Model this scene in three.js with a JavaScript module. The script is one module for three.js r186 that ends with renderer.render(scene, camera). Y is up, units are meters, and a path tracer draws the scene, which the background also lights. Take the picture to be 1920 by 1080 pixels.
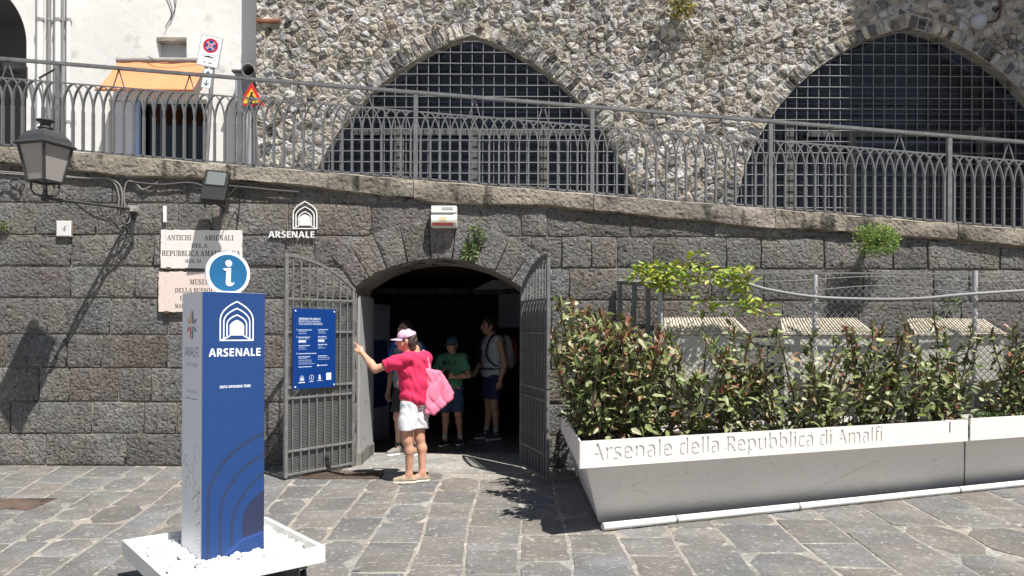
import * as THREE from 'three';
import { mergeGeometries, toCreasedNormals } from 'three/addons/utils/BufferGeometryUtils.js';
import { RoundedBoxGeometry } from 'three/addons/geometries/RoundedBoxGeometry.js';
import { TextGeometry } from 'three/addons/geometries/TextGeometry.js';
import { FontLoader } from 'three/addons/loaders/FontLoader.js';

// ---------------------------------------------------------------- camera, sky, sun, exposure
const scene = new THREE.Scene();
const FOCAL = 1390, HORIZON = 618, EYE = 1.6;
const camera = new THREE.PerspectiveCamera(2 * Math.atan(540 / FOCAL) * 180 / Math.PI, 16 / 9, 0.1, 900);
camera.position.set(0, EYE, 0);
camera.rotation.z = 0.004;
camera.setViewOffset(1920, 1080, 0, 540 - HORIZON, 1920, 1080);

const SUN = new THREE.Vector3(0.35, 1, 0.40).normalize();
{ // clear summer sky: deeper blue overhead, paler towards the horizon
  const W = 64, H = 64, a = new Float32Array(W * H * 4);
  for (let j = 0; j < H; j++) for (let i = 0; i < W; i++) { const el = (j + .5) / H * Math.PI - Math.PI / 2, t = Math.pow(Math.max(0, Math.sin(el)), .55), k = (j * W + i) * 4; const c = el < 0 ? [.16, .155, .147] : [.26 + (.088 - .26) * t, .295 + (.132 - .295) * t, .33 + (.212 - .33) * t]; a[k] = c[0]; a[k + 1] = c[1]; a[k + 2] = c[2]; a[k + 3] = 1; }
  const t = new THREE.DataTexture(a, W, H, THREE.RGBAFormat, THREE.FloatType); t.mapping = THREE.EquirectangularReflectionMapping; t.magFilter = t.minFilter = THREE.LinearFilter; t.needsUpdate = true;
  scene.background = t; scene.environment = t;
}
const sun = new THREE.DirectionalLight(new THREE.Color(1, 0.955, 0.89), 4.8);
sun.name = 'sun';
sun.position.copy(SUN).multiplyScalar(40).add(new THREE.Vector3(0, 2, -8));
sun.target.position.set(0, 2, -8);
sun.castShadow = true; sun.shadow.radius = 1; sun.shadow.mapSize.set(4096, 4096);
Object.assign(sun.shadow.camera, { left: -18, right: 18, top: 18, bottom: -18, near: 1, far: 90 });
scene.add(sun, sun.target);
const renderer = new THREE.WebGLRenderer({ antialias: true });
renderer.setSize(1024, 576);
renderer.toneMapping = THREE.LinearToneMapping;
renderer.toneMappingExposure = 1.7;
renderer.shadowMap.enabled = true;

// ---------------------------------------------------------------- helpers
function rngOf(seed) { let a = seed >>> 0; return () => { a = (a + 0x6D2B79F5) | 0; let t = Math.imul(a ^ (a >>> 15), 1 | a); t = (t + Math.imul(t ^ (t >>> 7), 61 | t)) ^ t; return ((t ^ (t >>> 14)) >>> 0) / 4294967296; }; }
const R0 = rngOf(11);
const rr = (a, b, r = R0) => a + (b - a) * r();
const V3 = (x, y, z) => new THREE.Vector3(x, y, z);
const D = (x, y, d) => new THREE.Vector3(x, y, -d);                 // d = metres in front of the camera
const lerp = (a, b, t) => a + (b - a) * t, clamp = (x, a, b) => Math.max(a, Math.min(b, x));
const taken = {};
function numbered(n) { taken[n] = (taken[n] || 0) + 1; return taken[n] === 1 ? n : n + '_' + String(taken[n] - 1).padStart(3, '0'); }
function norm(g) {
  let q = g.index ? g.toNonIndexed() : g;
  for (const k of Object.keys(q.attributes)) if (!['position', 'normal', 'uv', 'color'].includes(k)) q.deleteAttribute(k);
  if (!q.attributes.normal) q.computeVertexNormals();
  if (!q.attributes.uv) q.setAttribute('uv', new THREE.BufferAttribute(new Float32Array(q.attributes.position.count * 2), 2));
  q.morphAttributes = {};
  return q;
}
function merge(gs) {
  if (!Array.isArray(gs)) return gs;
  if (gs.length === 1) return gs[0];
  const n = gs.map(norm); const anyC = n.some(g => g.attributes.color);
  if (anyC) for (const g of n) if (!g.attributes.color) tint(g, [1, 1, 1]);
  return mergeGeometries(n, false);
}
function tint(g, c) { const n = g.attributes.position.count, a = new Float32Array(n * 3); for (let i = 0; i < n; i++) a.set(c, i * 3); g.setAttribute('color', new THREE.BufferAttribute(a, 3)); return g; }
function mesh(name, gs, mat, parent) {
  const m = new THREE.Mesh(merge(gs), mat); m.castShadow = m.receiveShadow = true;
  if (parent) { m.name = name; parent.add(m); } else { m.name = numbered(name); scene.add(m); }
  return m;
}
function thing(name, label, category, pos = V3(0, 0, 0), turn = 0, group) {
  const o = new THREE.Group(); o.name = numbered(name); o.position.copy(pos); o.rotation.y = turn;
  o.userData = { label, category }; if (group) o.userData.group = group; scene.add(o); return o;
}
function tag(o, label, category, group) { o.userData.label = label; o.userData.category = category; if (group) o.userData.group = group; return o; }
function struct(name, gs, mat) { const m = mesh(name, gs, mat); m.userData.kind = 'structure'; return m; }
// local geometry builders ------------------------------------------------
function bx(w, h, d, x = 0, y = 0, z = 0) { return new THREE.BoxGeometry(w, h, d).translate(x, y, z); }
function rb(w, h, d, x = 0, y = 0, z = 0, r = 0.006, s = 2) { return new RoundedBoxGeometry(w, h, d, s, Math.min(r, w / 2.05, h / 2.05, d / 2.05)).translate(x, y, z); }
function orient(g, a, b, roll = 0) {                                // geometry along +y from 0..len -> a..b
  const d = b.clone().sub(a), l = d.length(); d.normalize();
  const q = new THREE.Quaternion().setFromUnitVectors(V3(0, 1, 0), d);
  if (roll) g.rotateY(roll);
  return g.applyQuaternion(q).translate(a.x, a.y, a.z);
}
function bar(a, b, w, h = w) { const l = a.distanceTo(b); return orient(new THREE.BoxGeometry(w, l, h).translate(0, l / 2, 0), a, b); }
function rod(a, b, r1, r2 = r1, n = 10) { const l = a.distanceTo(b); return orient(new THREE.CylinderGeometry(r2, r1, l, n).translate(0, l / 2, 0), a, b); }
function tube(pts, r, n = 6, seg = 0) { return new THREE.TubeGeometry(new THREE.CatmullRomCurve3(pts), seg || pts.length * 4, r, n, false); }
function cyl(r1, r2, h, x, y, z, n = 20) { return new THREE.CylinderGeometry(r2, r1, h, n).translate(x, y + h / 2, z); }
function shapeOf(pts) { const s = new THREE.Shape(); pts.forEach(([x, y], i) => i ? s.lineTo(x, y) : s.moveTo(x, y)); s.closePath(); return s; }
function extr(sh, depth, bevel = 0, curve = 10) { return new THREE.ExtrudeGeometry(sh, { depth, curveSegments: curve, bevelEnabled: bevel > 0, bevelThickness: bevel, bevelSize: bevel, bevelOffset: -bevel, bevelSegments: 1 }); }
function uvWorld(g, s = 1, ox = 0, oy = 0) {                        // box-projected uv in metres
  g = norm(g); const p = g.attributes.position, n = g.attributes.normal, uv = g.attributes.uv;
  for (let i = 0; i < p.count; i++) {
    const ax = Math.abs(n.getX(i)), ay = Math.abs(n.getY(i)), az = Math.abs(n.getZ(i));
    let u, v; if (ay >= ax && ay >= az) { u = p.getX(i); v = p.getZ(i); } else if (ax > az) { u = p.getZ(i); v = p.getY(i); } else { u = p.getX(i); v = p.getY(i); }
    uv.setXY(i, u * s + ox, v * s + oy);
  }
  return g;
}
// polygons -----------------------------------------------------------------
function clipHalf(poly, nx, ny, c) {                                // keep nx*x+ny*y <= c
  const out = []; for (let i = 0; i < poly.length; i++) {
    const a = poly[i], b = poly[(i + 1) % poly.length], da = nx * a[0] + ny * a[1] - c, db = nx * b[0] + ny * b[1] - c;
    if (da <= 0) out.push(a); if ((da < 0 && db > 0) || (da > 0 && db < 0)) { const t = da / (da - db); out.push([lerp(a[0], b[0], t), lerp(a[1], b[1], t)]); }
  } return out;
}
function area(p) { let s = 0; for (let i = 0; i < p.length; i++) { const a = p[i], b = p[(i + 1) % p.length]; s += a[0] * b[1] - b[0] * a[1]; } return s / 2; }
function centroid(p) { let x = 0, y = 0, s = 0; for (let i = 0; i < p.length; i++) { const a = p[i], b = p[(i + 1) % p.length], c = a[0] * b[1] - b[0] * a[1]; s += c; x += (a[0] + b[0]) * c; y += (a[1] + b[1]) * c; } return [x / (3 * s), y / (3 * s)]; }
function inset(p, d) { let q = p; for (let i = 0; i < p.length; i++) { const a = p[i], b = p[(i + 1) % p.length], l = Math.hypot(b[0] - a[0], b[1] - a[1]); if (l < 1e-6) continue; const nx = (b[1] - a[1]) / l, ny = -(b[0] - a[0]) / l; q = clipHalf(q, nx, ny, nx * a[0] + ny * a[1] - d); if (q.length < 3) return []; } return q; }
function resample(p, seg) { const o = []; for (let i = 0; i < p.length; i++) { const a = p[i], b = p[(i + 1) % p.length], l = Math.hypot(b[0] - a[0], b[1] - a[1]), n = Math.max(1, Math.round(l / seg)); for (let k = 0; k < n; k++) o.push([lerp(a[0], b[0], k / n), lerp(a[1], b[1], k / n)]); } return o; }
function smoothPoly(p, it) { for (let k = 0; k < it; k++) { const o = []; for (let i = 0; i < p.length; i++) { const a = p[i], b = p[(i + 1) % p.length]; o.push([a[0] * .75 + b[0] * .25, a[1] * .75 + b[1] * .25], [a[0] * .25 + b[0] * .75, a[1] * .25 + b[1] * .75]); } p = o; } return p; }
// a stone with an outline, sides, a worn edge and an uneven face. Local: outline in xy, face towards +z at z ~ 0. centred on its centroid
function stonePiece(poly, o) {
  const { depth = 0.1, bevel = 0.012, seg = 0.12, jit = 0.004, rough = 0.006, dome = 0, tilt = 0, rnd = R0, crease = 0 } = o;
  const c = centroid(poly); let out = resample(poly, seg).map(([x, y]) => [x - c[0] + rr(-jit, jit, rnd), y - c[1] + rr(-jit, jit, rnd)]);
  const n = out.length, tx = rr(-tilt, tilt, rnd), ty = rr(-tilt, tilt, rnd), pos = [], idx = [];
  let rad = 0; for (const q of out) rad = Math.max(rad, Math.hypot(q[0], q[1]));
  const ring = (k, z, rg) => { for (const [x, y] of out) { const l = Math.hypot(x, y) || 1, s = Math.max(0.05, 1 - k / l); const X = x * s, Y = y * s; pos.push(X, Y, z + (rg ? tx * X + ty * Y + rr(-rg, rg, rnd) : 0)); } };
  const inner = f => { for (const [x, y] of out) { const X = x * f, Y = y * f; pos.push(X, Y, dome * (1 - f * f) + tx * X + ty * Y + rr(-rough, rough, rnd)); } };
  ring(0, -depth, 0); ring(0, -bevel, bevel * 0.3); ring(bevel, 0, rough * 0.5); inner(0.55);
  pos.push(0, 0, dome + rr(-rough, rough, rnd)); const ctr = n * 4;
  for (let r = 0; r < 3; r++) for (let i = 0; i < n; i++) { const a = r * n + i, b = r * n + (i + 1) % n, d = a + n, e = b + n; idx.push(a, b, e, a, e, d); }
  for (let i = 0; i < n; i++) idx.push(3 * n + i, 3 * n + (i + 1) % n, ctr);
  let g = new THREE.BufferGeometry(); g.setAttribute('position', new THREE.Float32BufferAttribute(pos, 3)); g.setIndex(idx);
  const uv = [], ox = rnd() * 7, oy = rnd() * 7, S = o.uvs || 0.7; for (let i = 0; i < pos.length; i += 3) { const e = Math.abs(pos[i + 2]) ; uv.push((pos[i] + e * .5) * S + ox, (pos[i + 1] + e * .5) * S + oy); }
  g.setAttribute('uv', new THREE.Float32BufferAttribute(uv, 2));
  if (crease) { g = toCreasedNormals(g, crease); } else g.computeVertexNormals();
  if (o.color) tint(g, o.color);
  return { g, c };
}
// noise and textures --------------------------------------------------------
function lattice(seed) { const r = rngOf(seed), N = 256, t = new Float32Array(N * N); for (let i = 0; i < t.length; i++) t[i] = r(); return (x, y, p) => { const xi = Math.floor(x), yi = Math.floor(y), fx = x - xi, fy = y - yi, u = fx * fx * (3 - 2 * fx), v = fy * fy * (3 - 2 * fy); const m = k => ((k % p) + p) % p; const at = (a, b) => t[m(a) + m(b) * 256]; return lerp(lerp(at(xi, yi), at(xi + 1, yi), u), lerp(at(xi, yi + 1), at(xi + 1, yi + 1), u), v); }; }
const LA = lattice(5), LB = lattice(77);
function fbm(u, v, p, oct = 4, L = LA, gain = 0.5) { let s = 0, a = 1, t = 0; for (let i = 0; i < oct; i++) { s += a * L(u * p, v * p, p); t += a; a *= gain; p *= 2; if (p > 256) break; } return s / t; }
function dataTex(n, fn, srgb) { const a = new Uint8Array(n * n * 4); for (let j = 0; j < n; j++) for (let i = 0; i < n; i++) { const c = fn(i / n, j / n); const k = (j * n + i) * 4; if (typeof c === 'number') { a[k] = a[k + 1] = a[k + 2] = clamp(c * 255, 0, 255); } else for (let q = 0; q < 3; q++) a[k + q] = clamp(c[q] * 255, 0, 255); a[k + 3] = 255; } const t = new THREE.DataTexture(a, n, n); t.wrapS = t.wrapT = THREE.RepeatWrapping; t.magFilter = THREE.LinearFilter; t.minFilter = THREE.LinearMipmapLinearFilter; t.generateMipmaps = true; if (srgb) t.colorSpace = THREE.SRGBColorSpace; t.needsUpdate = true; return t; }
function canvasTex(w, h, draw) { const c = document.createElement('canvas'); c.width = w; c.height = h; const x = c.getContext('2d'); draw(x, w, h); const t = new THREE.CanvasTexture(c); t.colorSpace = THREE.SRGBColorSpace; t.anisotropy = 8; return t; }
const std = (o) => new THREE.MeshStandardMaterial({ roughness: 0.9, metalness: 0, ...o });
const lin = (r, g = r, b = r) => new THREE.Color().setRGB(r, g, b);

const stoneCol = dataTex(512, (u, v) => { const a = fbm(u, v, 4, 5), b = fbm(u + .3, v, 48, 3, LB), p = fbm(u, v, 64, 2, LA), w = fbm(u + .6, v + .2, 3, 3, LB); let s = 0.62 + 0.22 * a + 0.24 * (b - .5); if (p > .66) s += .20 * (p - .66) / .2; if (b < .33) s -= .28 * (.33 - b) / .2; const t = clamp((w - .5) * 1.2, -.2, .2); return [s * (1 + t * .12), s, s * (1 - t * .12)]; }, true);
const stoneBump = dataTex(512, (u, v) => { const a = fbm(u, v, 10, 2, LB), b = fbm(u, v, 56, 3, LA), c = fbm(u + .2, v + .7, 32, 2, LB); return clamp(.1 + .2 * a + .75 * Math.pow(b, 1.2) - (c < .36 ? (.36 - c) * 1.6 : 0), 0, 1); });
const limeCol = dataTex(512, (u, v) => { const a = fbm(u, v, 6, 5), b = fbm(u, v, 60, 2, LB), w = fbm(u + .6, v + .2, 5, 3, LB); let s = .66 + .34 * a + .12 * (b - .5); if (a < .4) s -= (.4 - a) * 1.3; const t = clamp((w - .48), -.2, .25); return [s * (1 + t * .12), s, s * (1 - t * .26)]; }, true);
const limeBump = dataTex(512, (u, v) => { const a = fbm(u, v, 8, 3, LA), b = fbm(u, v, 34, 3, LB); return clamp(.55 * a + .45 * b, 0, 1); });
const pavCol = dataTex(512, (u, v) => { const a = fbm(u, v, 5, 5), b = fbm(u, v, 90, 2, LB), p = fbm(u + .4, v, 40, 2, LA), w = fbm(u + .1, v + .5, 3, 2, LB); let s = .66 + .26 * a + .16 * (b - .5); if (p > .70) s += .5 * (p - .70) / .2; const t = clamp((w - .5), -.2, .2); return [s * (1 + t * .1), s, s * (1 - t * .1)]; }, true);
const pavBump = dataTex(512, (u, v) => { const a = fbm(u, v, 8, 3, LB), b = fbm(u, v, 50, 2, LA); return clamp(.5 * a + .5 * b, 0, 1); });
const concCol = dataTex(512, (u, v) => { const a = fbm(u, v, 4, 6), b = fbm(u, v, 100, 1, LB), st = fbm(u, v * .25, 16, 3, LB); let s = .58 + .40 * a + .12 * (b - .5) - (st > .58 ? (st - .58) * 1.6 : 0); return [s * 1.02, s, s * .96]; }, true);
const plasterCol = dataTex(512, (u, v) => { const a = fbm(u, v, 3, 5), b = fbm(u, v, 14, 4, LB); let s = .90 + .10 * a; if (b < .33) s -= (.33 - b) * .7; return [s, s * .995, s * .985]; }, true);
const paintCol = dataTex(256, (u, v) => { const a = fbm(u, v, 3, 5), b = fbm(u, v, 24, 3, LB); let s = .95 + .05 * a; if (b < .3) s -= (.3 - b) * .35; return [s, s * .997, s * .99]; }, true);
const steelCol = dataTex(256, (u, v) => { const a = fbm(u, v, 8, 4), b = fbm(u, v, 40, 2, LB); const s = .72 + .24 * a + .1 * (b - .5); return [s, s, s * 1.01]; }, true);
const soilBump = pavBump;

const scuffCol = canvasTex(1024, 1024, (c, w, h) => { const r = rngOf(12); c.fillStyle = '#f3f1ee'; c.fillRect(0, 0, w, h); for (let i = 0; i < 2600; i++) { c.fillStyle = `rgba(${r() < .7 ? '90,80,66' : '255,255,255'},${rr(.01, .05, r)})`; c.beginPath(); c.ellipse(rr(0, w, r), rr(0, h, r), rr(1, 16, r), rr(1, 5, r), rr(0, 3, r), 0, 7); c.fill(); } for (let i = 0; i < 70; i++) { c.strokeStyle = `rgba(70,62,52,${rr(.12, .4, r)})`; c.lineWidth = rr(.6, 1.6, r); const x = rr(0, w, r), y = rr(0, h, r), l = rr(8, i % 9 ? 50 : 220, r), a = rr(-.5, .5, r); c.beginPath(); c.moveTo(x, y); c.quadraticCurveTo(x + l * .5, y + l * a * .5 + rr(-6, 6, r), x + l, y + l * a); c.stroke(); } for (let i = 0; i < 220; i++) { c.fillStyle = `rgba(60,48,36,${rr(.2, .55, r)})`; c.beginPath(); c.arc(rr(0, w, r), rr(0, h, r), rr(.7, 2.2, r), 0, 7); c.fill(); } });
scuffCol.wrapS = scuffCol.wrapT = THREE.RepeatWrapping;
const M = {
  basalt: std({ map: stoneCol, bumpMap: stoneBump, bumpScale: 0.017, vertexColors: true, roughness: .95 }),
  mortar: std({ map: concCol, color: lin(.37, .352, .33), bumpMap: pavBump, bumpScale: .012 }),
  rubble: std({ map: limeCol, bumpMap: limeBump, bumpScale: 0.035, vertexColors: true, roughness: .95 }),
  rubbleMortar: std({ map: limeCol, color: lin(.50, .465, .41), bumpMap: limeBump, bumpScale: .06 }),
  paving: std({ map: pavCol, bumpMap: pavBump, bumpScale: .012, vertexColors: true, roughness: .82 }),
  sand: std({ map: pavCol, color: lin(.42, .39, .345), bumpMap: pavBump, bumpScale: .02 }),
  coping: std({ map: concCol, color: lin(.41, .38, .352), bumpMap: stoneBump, bumpScale: .018, vertexColors: true }),
  slab: std({ map: pavCol, color: lin(.40, .385, .36), bumpMap: pavBump, bumpScale: .004 }),
  plaster: std({ map: plasterCol, color: lin(.80, .80, .80), bumpMap: limeBump, bumpScale: .01 }),
  rail: std({ map: steelCol, color: lin(.25, .255, .26), roughness: .55, metalness: .25 }),
  galv: std({ map: steelCol, color: lin(.33, .33, .32), roughness: .6, metalness: .35 }),
  grille: std({ map: steelCol, color: lin(.29, .29, .29), roughness: .6, metalness: .15 }),
  iron: std({ color: lin(.05, .05, .052), roughness: .55, metalness: .3 }),
  lampIron: std({ map: steelCol, color: lin(.075, .078, .08), roughness: .6, metalness: .2 }),
  frost: new THREE.MeshPhysicalMaterial({ color: lin(.46, .425, .40), roughness: .85, transmission: .3, thickness: 0 }),
  whitePaint: std({ map: paintCol, color: lin(.80, .80, .79), roughness: .45 }),
  white: std({ color: lin(.8), roughness: .5 }),
  dark: std({ color: lin(.012, .013, .017), roughness: .8 }),
  cable: std({ color: lin(.22, .21, .195), roughness: .7 }),
  blackPlastic: std({ color: lin(.014), roughness: .75 }),
  soil: std({ color: lin(.05, .034, .022), bumpMap: pavBump, bumpScale: .03, roughness: 1 }),
  leaf: new THREE.MeshPhysicalMaterial({ vertexColors: true, roughness: .42, side: THREE.DoubleSide, specularIntensity: .7 }),
  vine: new THREE.MeshPhysicalMaterial({ vertexColors: true, roughness: .7, side: THREE.DoubleSide, transmission: .35, thickness: 0 }),
  bark: std({ color: lin(.10, .065, .045), roughness: .9 }),
};
// heights of the sloping ramp edge
const SL = 0.0775, copTop = x => 3.25 - SL * x, copBot = x => 3.03 - SL * x;
const WALL = 8.62, RUB = 13.0;
// ================================================================ GROUND
{
  const g = new THREE.PlaneGeometry(500, 500).rotateX(-Math.PI / 2); const uv = g.attributes.uv; for (let i = 0; i < uv.count; i++) uv.setXY(i, uv.getX(i) * 350, uv.getY(i) * 350);
  g.translate(0, -0.006, 0); struct('ground', g, M.sand);
  const pave = new THREE.Group(); pave.name = 'paving'; pave.userData.kind = 'structure'; scene.add(pave);
  const r = rngOf(202), cols = []; let x = -10; while (x < 9.5) { cols.push(x); x += x > 1.6 ? rr(.42, .62, r) : rr(.36, .46, r); }
  const A = q => q < 0 ? -.02 * q + .0065 * q * q : -.022 * q;
  const bx0 = (q, d) => q + A(q) * (WALL - d) + .02 * Math.sin(d * 2.1 + q * 5);
  const cells = [];
  for (let i = 0; i + 1 < cols.length; i++) {
    let d = 8.6 - rr(0, .4, r) * (r() < .5 ? 1 : .4), prev = 8.605; const wide = cols[i] > 1.6;
    while (prev > 2.2) {
      const a = cols[i], b = cols[i + 1], k1 = rr(-.03, .03, r), k2 = rr(-.03, .03, r), e = prev - d < .25 ? prev - rr(.42, .75, r) : d;
      const q = [[bx0(a, e + k1), e + k1], [bx0(b, e + k2), e + k2], [bx0(b, prev), prev], [bx0(a, prev), prev]];
      cells.push(q); prev = e; d = e - (wide ? rr(.5, .85, r) : rr(.42, .72, r)); if (prev < 2.3) break;
    }
  }
  const list = [];
  for (const q of cells) {
    const [cx, cd] = centroid(q); if (cx > -1.95 && cx < .3 && cd > 8.25) continue;
    let p = inset(q, rr(.007, .013, r)); if (p.length < 3 || area(p) < .01) continue; if (r() < .22) p = smoothPoly(p, 1);
    const px = 960 + FOCAL * cx / cd, py = HORIZON + FOCAL * EYE / cd, inView = px > -90 && px < 2010 && py < 1130;
    const k = rr(.90, 1.10, r), br = r() < .10 ? 1 : 0, w = rr(-.008, .008, r);
    const col = br ? [.25 * k, .23 * k, .21 * k] : [(.242 + w) * k, .233 * k, (.224 - w) * k];
    list.push({ p, cx, cd, inView, col, s: area(p) / cd / cd });
  }
  list.sort((a, b) => (b.inView - a.inView) || b.s - a.s);
  const rest = [];
  list.forEach((s, i) => {
    const one = i < 300 && s.inView, { g, c } = stonePiece(s.p, { depth: .05, bevel: .010, seg: .11, jit: .007, rough: .004, tilt: .010, rnd: r, color: s.col, uvs: .8 });
    g.rotateX(-Math.PI / 2); if (one) { const m = mesh('paving_stone', g, M.paving, pave); m.position.set(c[0], rr(-.003, .002, r), -c[1]); } else rest.push(g.translate(c[0], rr(-.003, .002, r), -c[1]));
  });
  const m = mesh('paving_stones_beyond', rest, M.paving, pave); m.userData.kind = 'stuff';
  struct('door_sill', uvWorld(rb(2.12, .05, 1.34, -.86, -.019, -8.93, .006), .6), M.slab);
  // iron drain cover set in the paving
  const dr = thing('drain_grate', 'rusty slotted iron drain grate set flush in the paving before the left gate', 'drain', D(-1.85, 0, 8.12), .04);
  const rust = std({ map: limeCol, color: lin(.17, .12, .095), roughness: .8, metalness: .2 });
  mesh('grate_frame', [bx(.86, .02, .03, 0, .0, .2), bx(.86, .02, .03, 0, .0, -.2), bx(.03, .02, .37, .415, .0, 0), bx(.03, .02, .37, -.415, .0, 0), bx(.03, .02, .37, 0, .0, 0)], rust, dr);
  for (let i = 0; i < 34; i++) { const X = -.385 + i * .0233; if (Math.abs(X) < .025) continue; mesh('grate_bar', bx(.012, .018, .37, X, .001, 0), rust, dr); }
  mesh('grate_pit', bx(.8, .006, .37, 0, -.004, 0), rust, dr);
  // small square iron cover, far left
  tag(mesh('utility_cover', uvWorld(rb(.62, .02, .42, -4.55, -.003, -6.72, .004), 1.4), rust), 'brown rusty square utility cover set in the paving near the dark wall', 'utility cover');
}
// ================================================================ LOWER RETAINING WALL
const AC = { x: -.855, y: .863, ri: 1.547, ro: 2.0 }, DOOR = { l: -1.81, r: .10, spr: 2.08 };
const wall = thing('retaining_wall', 'long dark grey block wall with arched doorway below the railing', 'wall', D(0, 0, 0));
{
  const r = rngOf(31), X0 = -9.5, X1 = 9.7;
  const s = new THREE.Shape(); s.moveTo(X0, -.2); s.lineTo(DOOR.l, -.2); s.lineTo(DOOR.l, DOOR.spr);
  const a0 = Math.atan2(DOOR.spr - AC.y, DOOR.l - AC.x), a1 = Math.atan2(DOOR.spr - AC.y, DOOR.r - AC.x);
  for (let i = 0; i <= 24; i++) { const a = lerp(a0, a1, i / 24); s.lineTo(AC.x + AC.ri * Math.cos(a), AC.y + AC.ri * Math.sin(a)); }
  s.lineTo(DOOR.r, -.2); s.lineTo(X1, -.2); s.lineTo(X1, copTop(X1) - .05); s.lineTo(X0, copTop(X0) - .05); s.closePath();
  mesh('mortar', uvWorld(extr(s, .86).translate(0, 0, -WALL - .018 - .86), .7), M.mortar, wall);
  const H = [0, .372, .744, 1.14, 1.53, 1.954, 2.32, 2.686, 3.06, 3.42, 3.8];
  const tone = () => { const k = rr(.84, 1.14, r), q = r(); return q < .15 ? [.268 * k, .235 * k, .213 * k] : q < .27 ? [.265 * k, .242 * k, .237 * k] : [.268 * k, .257 * k, .243 * k]; };
  for (let i = 0; i + 1 < H.length; i++) {
    let x = X0 + rr(0, .4, r); const jy = rr(-.004, .004, r);
    while (x < X1) {
      let w = r() < .2 ? rr(.28, .45, r) : rr(.55, .98, r); let xe = x + w;
      const y0 = H[i], y1 = H[i + 1];
      if (y0 < DOOR.spr && x < DOOR.l && xe > DOOR.l - .22) xe = DOOR.l;
      if (x < DOOR.r && x >= DOOR.l - .01) { if (y0 < 2.1) { x = DOOR.r; continue; } }
      let p = [[x, y0 + jy], [xe, y0 + jy], [xe, y1 + jy], [x, y1 + jy]]; x = xe;
      // under the coping
      p = clipHalf(p, SL, 1, 3.045 + rr(-.02, .012, r)); if (p.length < 3 || area(p) < .006) continue;
      let c = centroid(p); const da = Math.atan2(c[1] - AC.y, c[0] - AC.x);
      if (da > a1 - .04 && da < a0 + .04 && c[1] > 1.6 && Math.hypot(c[0] - AC.x, c[1] - AC.y) > 1.5) { const nx = -Math.cos(da), ny = -Math.sin(da), R = AC.ro - .11; p = clipHalf(p, nx, ny, nx * (AC.x - nx * R) + ny * (AC.y - ny * R)); if (p.length < 3 || area(p) < .008) continue; }
      if (y0 < DOOR.spr + .1) { c = centroid(p); if (c[0] < AC.x && c[0] > DOOR.l - 1.2) p = clipHalf(p, 1, 0, DOOR.l); else if (c[0] >= AC.x && c[0] < DOOR.r + 1.2) p = clipHalf(p, -1, 0, -DOOR.r); if (p.length < 3 || area(p) < .008) continue; }
      p = inset(p, rr(.004, .009, r)); if (p.length < 3 || area(p) < .006) continue;
      const { g, c: cc } = stonePiece(p, { depth: .07, bevel: .011, seg: .13, jit: .0045, rough: .007, tilt: .012, dome: .004, rnd: r, color: tone(), uvs: .75 });
      const m = mesh('stone_block', g, M.basalt, wall); m.position.set(cc[0], cc[1], -WALL + rr(-.004, .006, r));
    }
  }
  const an = [128.1, 121, 112.6, 103.3, 93.3, 84.2, 74.7, 65.2, 57, 51.9];
  for (let i = 0; i + 1 < an.length; i++) {
    const p = [], b0 = an[i + 1] * Math.PI / 180, b1 = an[i] * Math.PI / 180;
    for (let k = 0; k <= 2; k++) { const a = lerp(b0, b1, k / 2); p.push([AC.x + AC.ro * Math.cos(a), AC.y + AC.ro * Math.sin(a)]); }
    for (let k = 2; k >= 0; k--) { const a = lerp(b0, b1, k / 2); p.push([AC.x + AC.ri * Math.cos(a), AC.y + AC.ri * Math.sin(a)]); }
    const sh = p; const q = sh.map(([x, y]) => { const cx = AC.x + 1.77 * Math.cos((b0 + b1) / 2), cy = AC.y + 1.77 * Math.sin((b0 + b1) / 2); return [cx + (x - cx) * .972, cy + (y - cy) * .975]; });
    const { g, c } = stonePiece(q, { depth: .3, bevel: .010, seg: .14, jit: .003, rough: .006, tilt: .01, rnd: r, color: tone(), uvs: .75 });
    const m = mesh('arch_stone', g, M.basalt, wall); m.position.set(c[0], c[1], -WALL + .022);
  }
  // coping: a rough rendered band, in lengths
  const jn = [-9.5, -7.5, -5.37, -3.22, -1.145, .938, 3.04, 5.15, 7.25, 9.7];
  for (let i = 0; i + 1 < jn.length; i++) {
    const a = jn[i] + .004, b = jn[i + 1] - .004, n = Math.ceil((b - a) / .085), pos = [], idx = [], dz = rr(.0, .014, r);
    const prof = 12; // ring of profile points (d offset from wall face, height fraction)
    for (let k = 0; k <= n; k++) {
      const x = lerp(a, b, k / n), bt = copBot(x) + .024 * (fbm(x * .11 + 3, .3, 24, 4) - .5) * 2 + .02 * Math.sin(x * 1.7), tp = copTop(x) + .004 * Math.sin(x * 9);
      const f = (q) => .030 * (fbm(x * .09 + 5, q * .21, 32, 4, LB) - .5);
      const ring = [[.30, bt], [-.02 - dz, bt + .004], [-.05 - dz + f(1), bt + .02], [-.055 - dz + f(2), lerp(bt, tp, .3)], [-.055 - dz + f(3), lerp(bt, tp, .6)], [-.05 - dz + f(4), tp - .02], [-.03 - dz, tp - .003], [.1, tp], [.40, tp], [.40, bt]];
      for (const [dd, y] of ring) pos.push(x, y, -(WALL + dd));
    }
    const P = 10; for (let k = 0; k < n; k++) for (let j = 0; j < P; j++) { const p0 = k * P + j, p1 = k * P + (j + 1) % P, q0 = p0 + P, q1 = p1 + P; idx.push(p0, q1, p1, p0, q0, q1); }
    for (let j = 1; j < P - 1; j++) { idx.push(0, j, j + 1); const o = n * P; idx.push(o, o + j + 1, o + j); }
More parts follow.
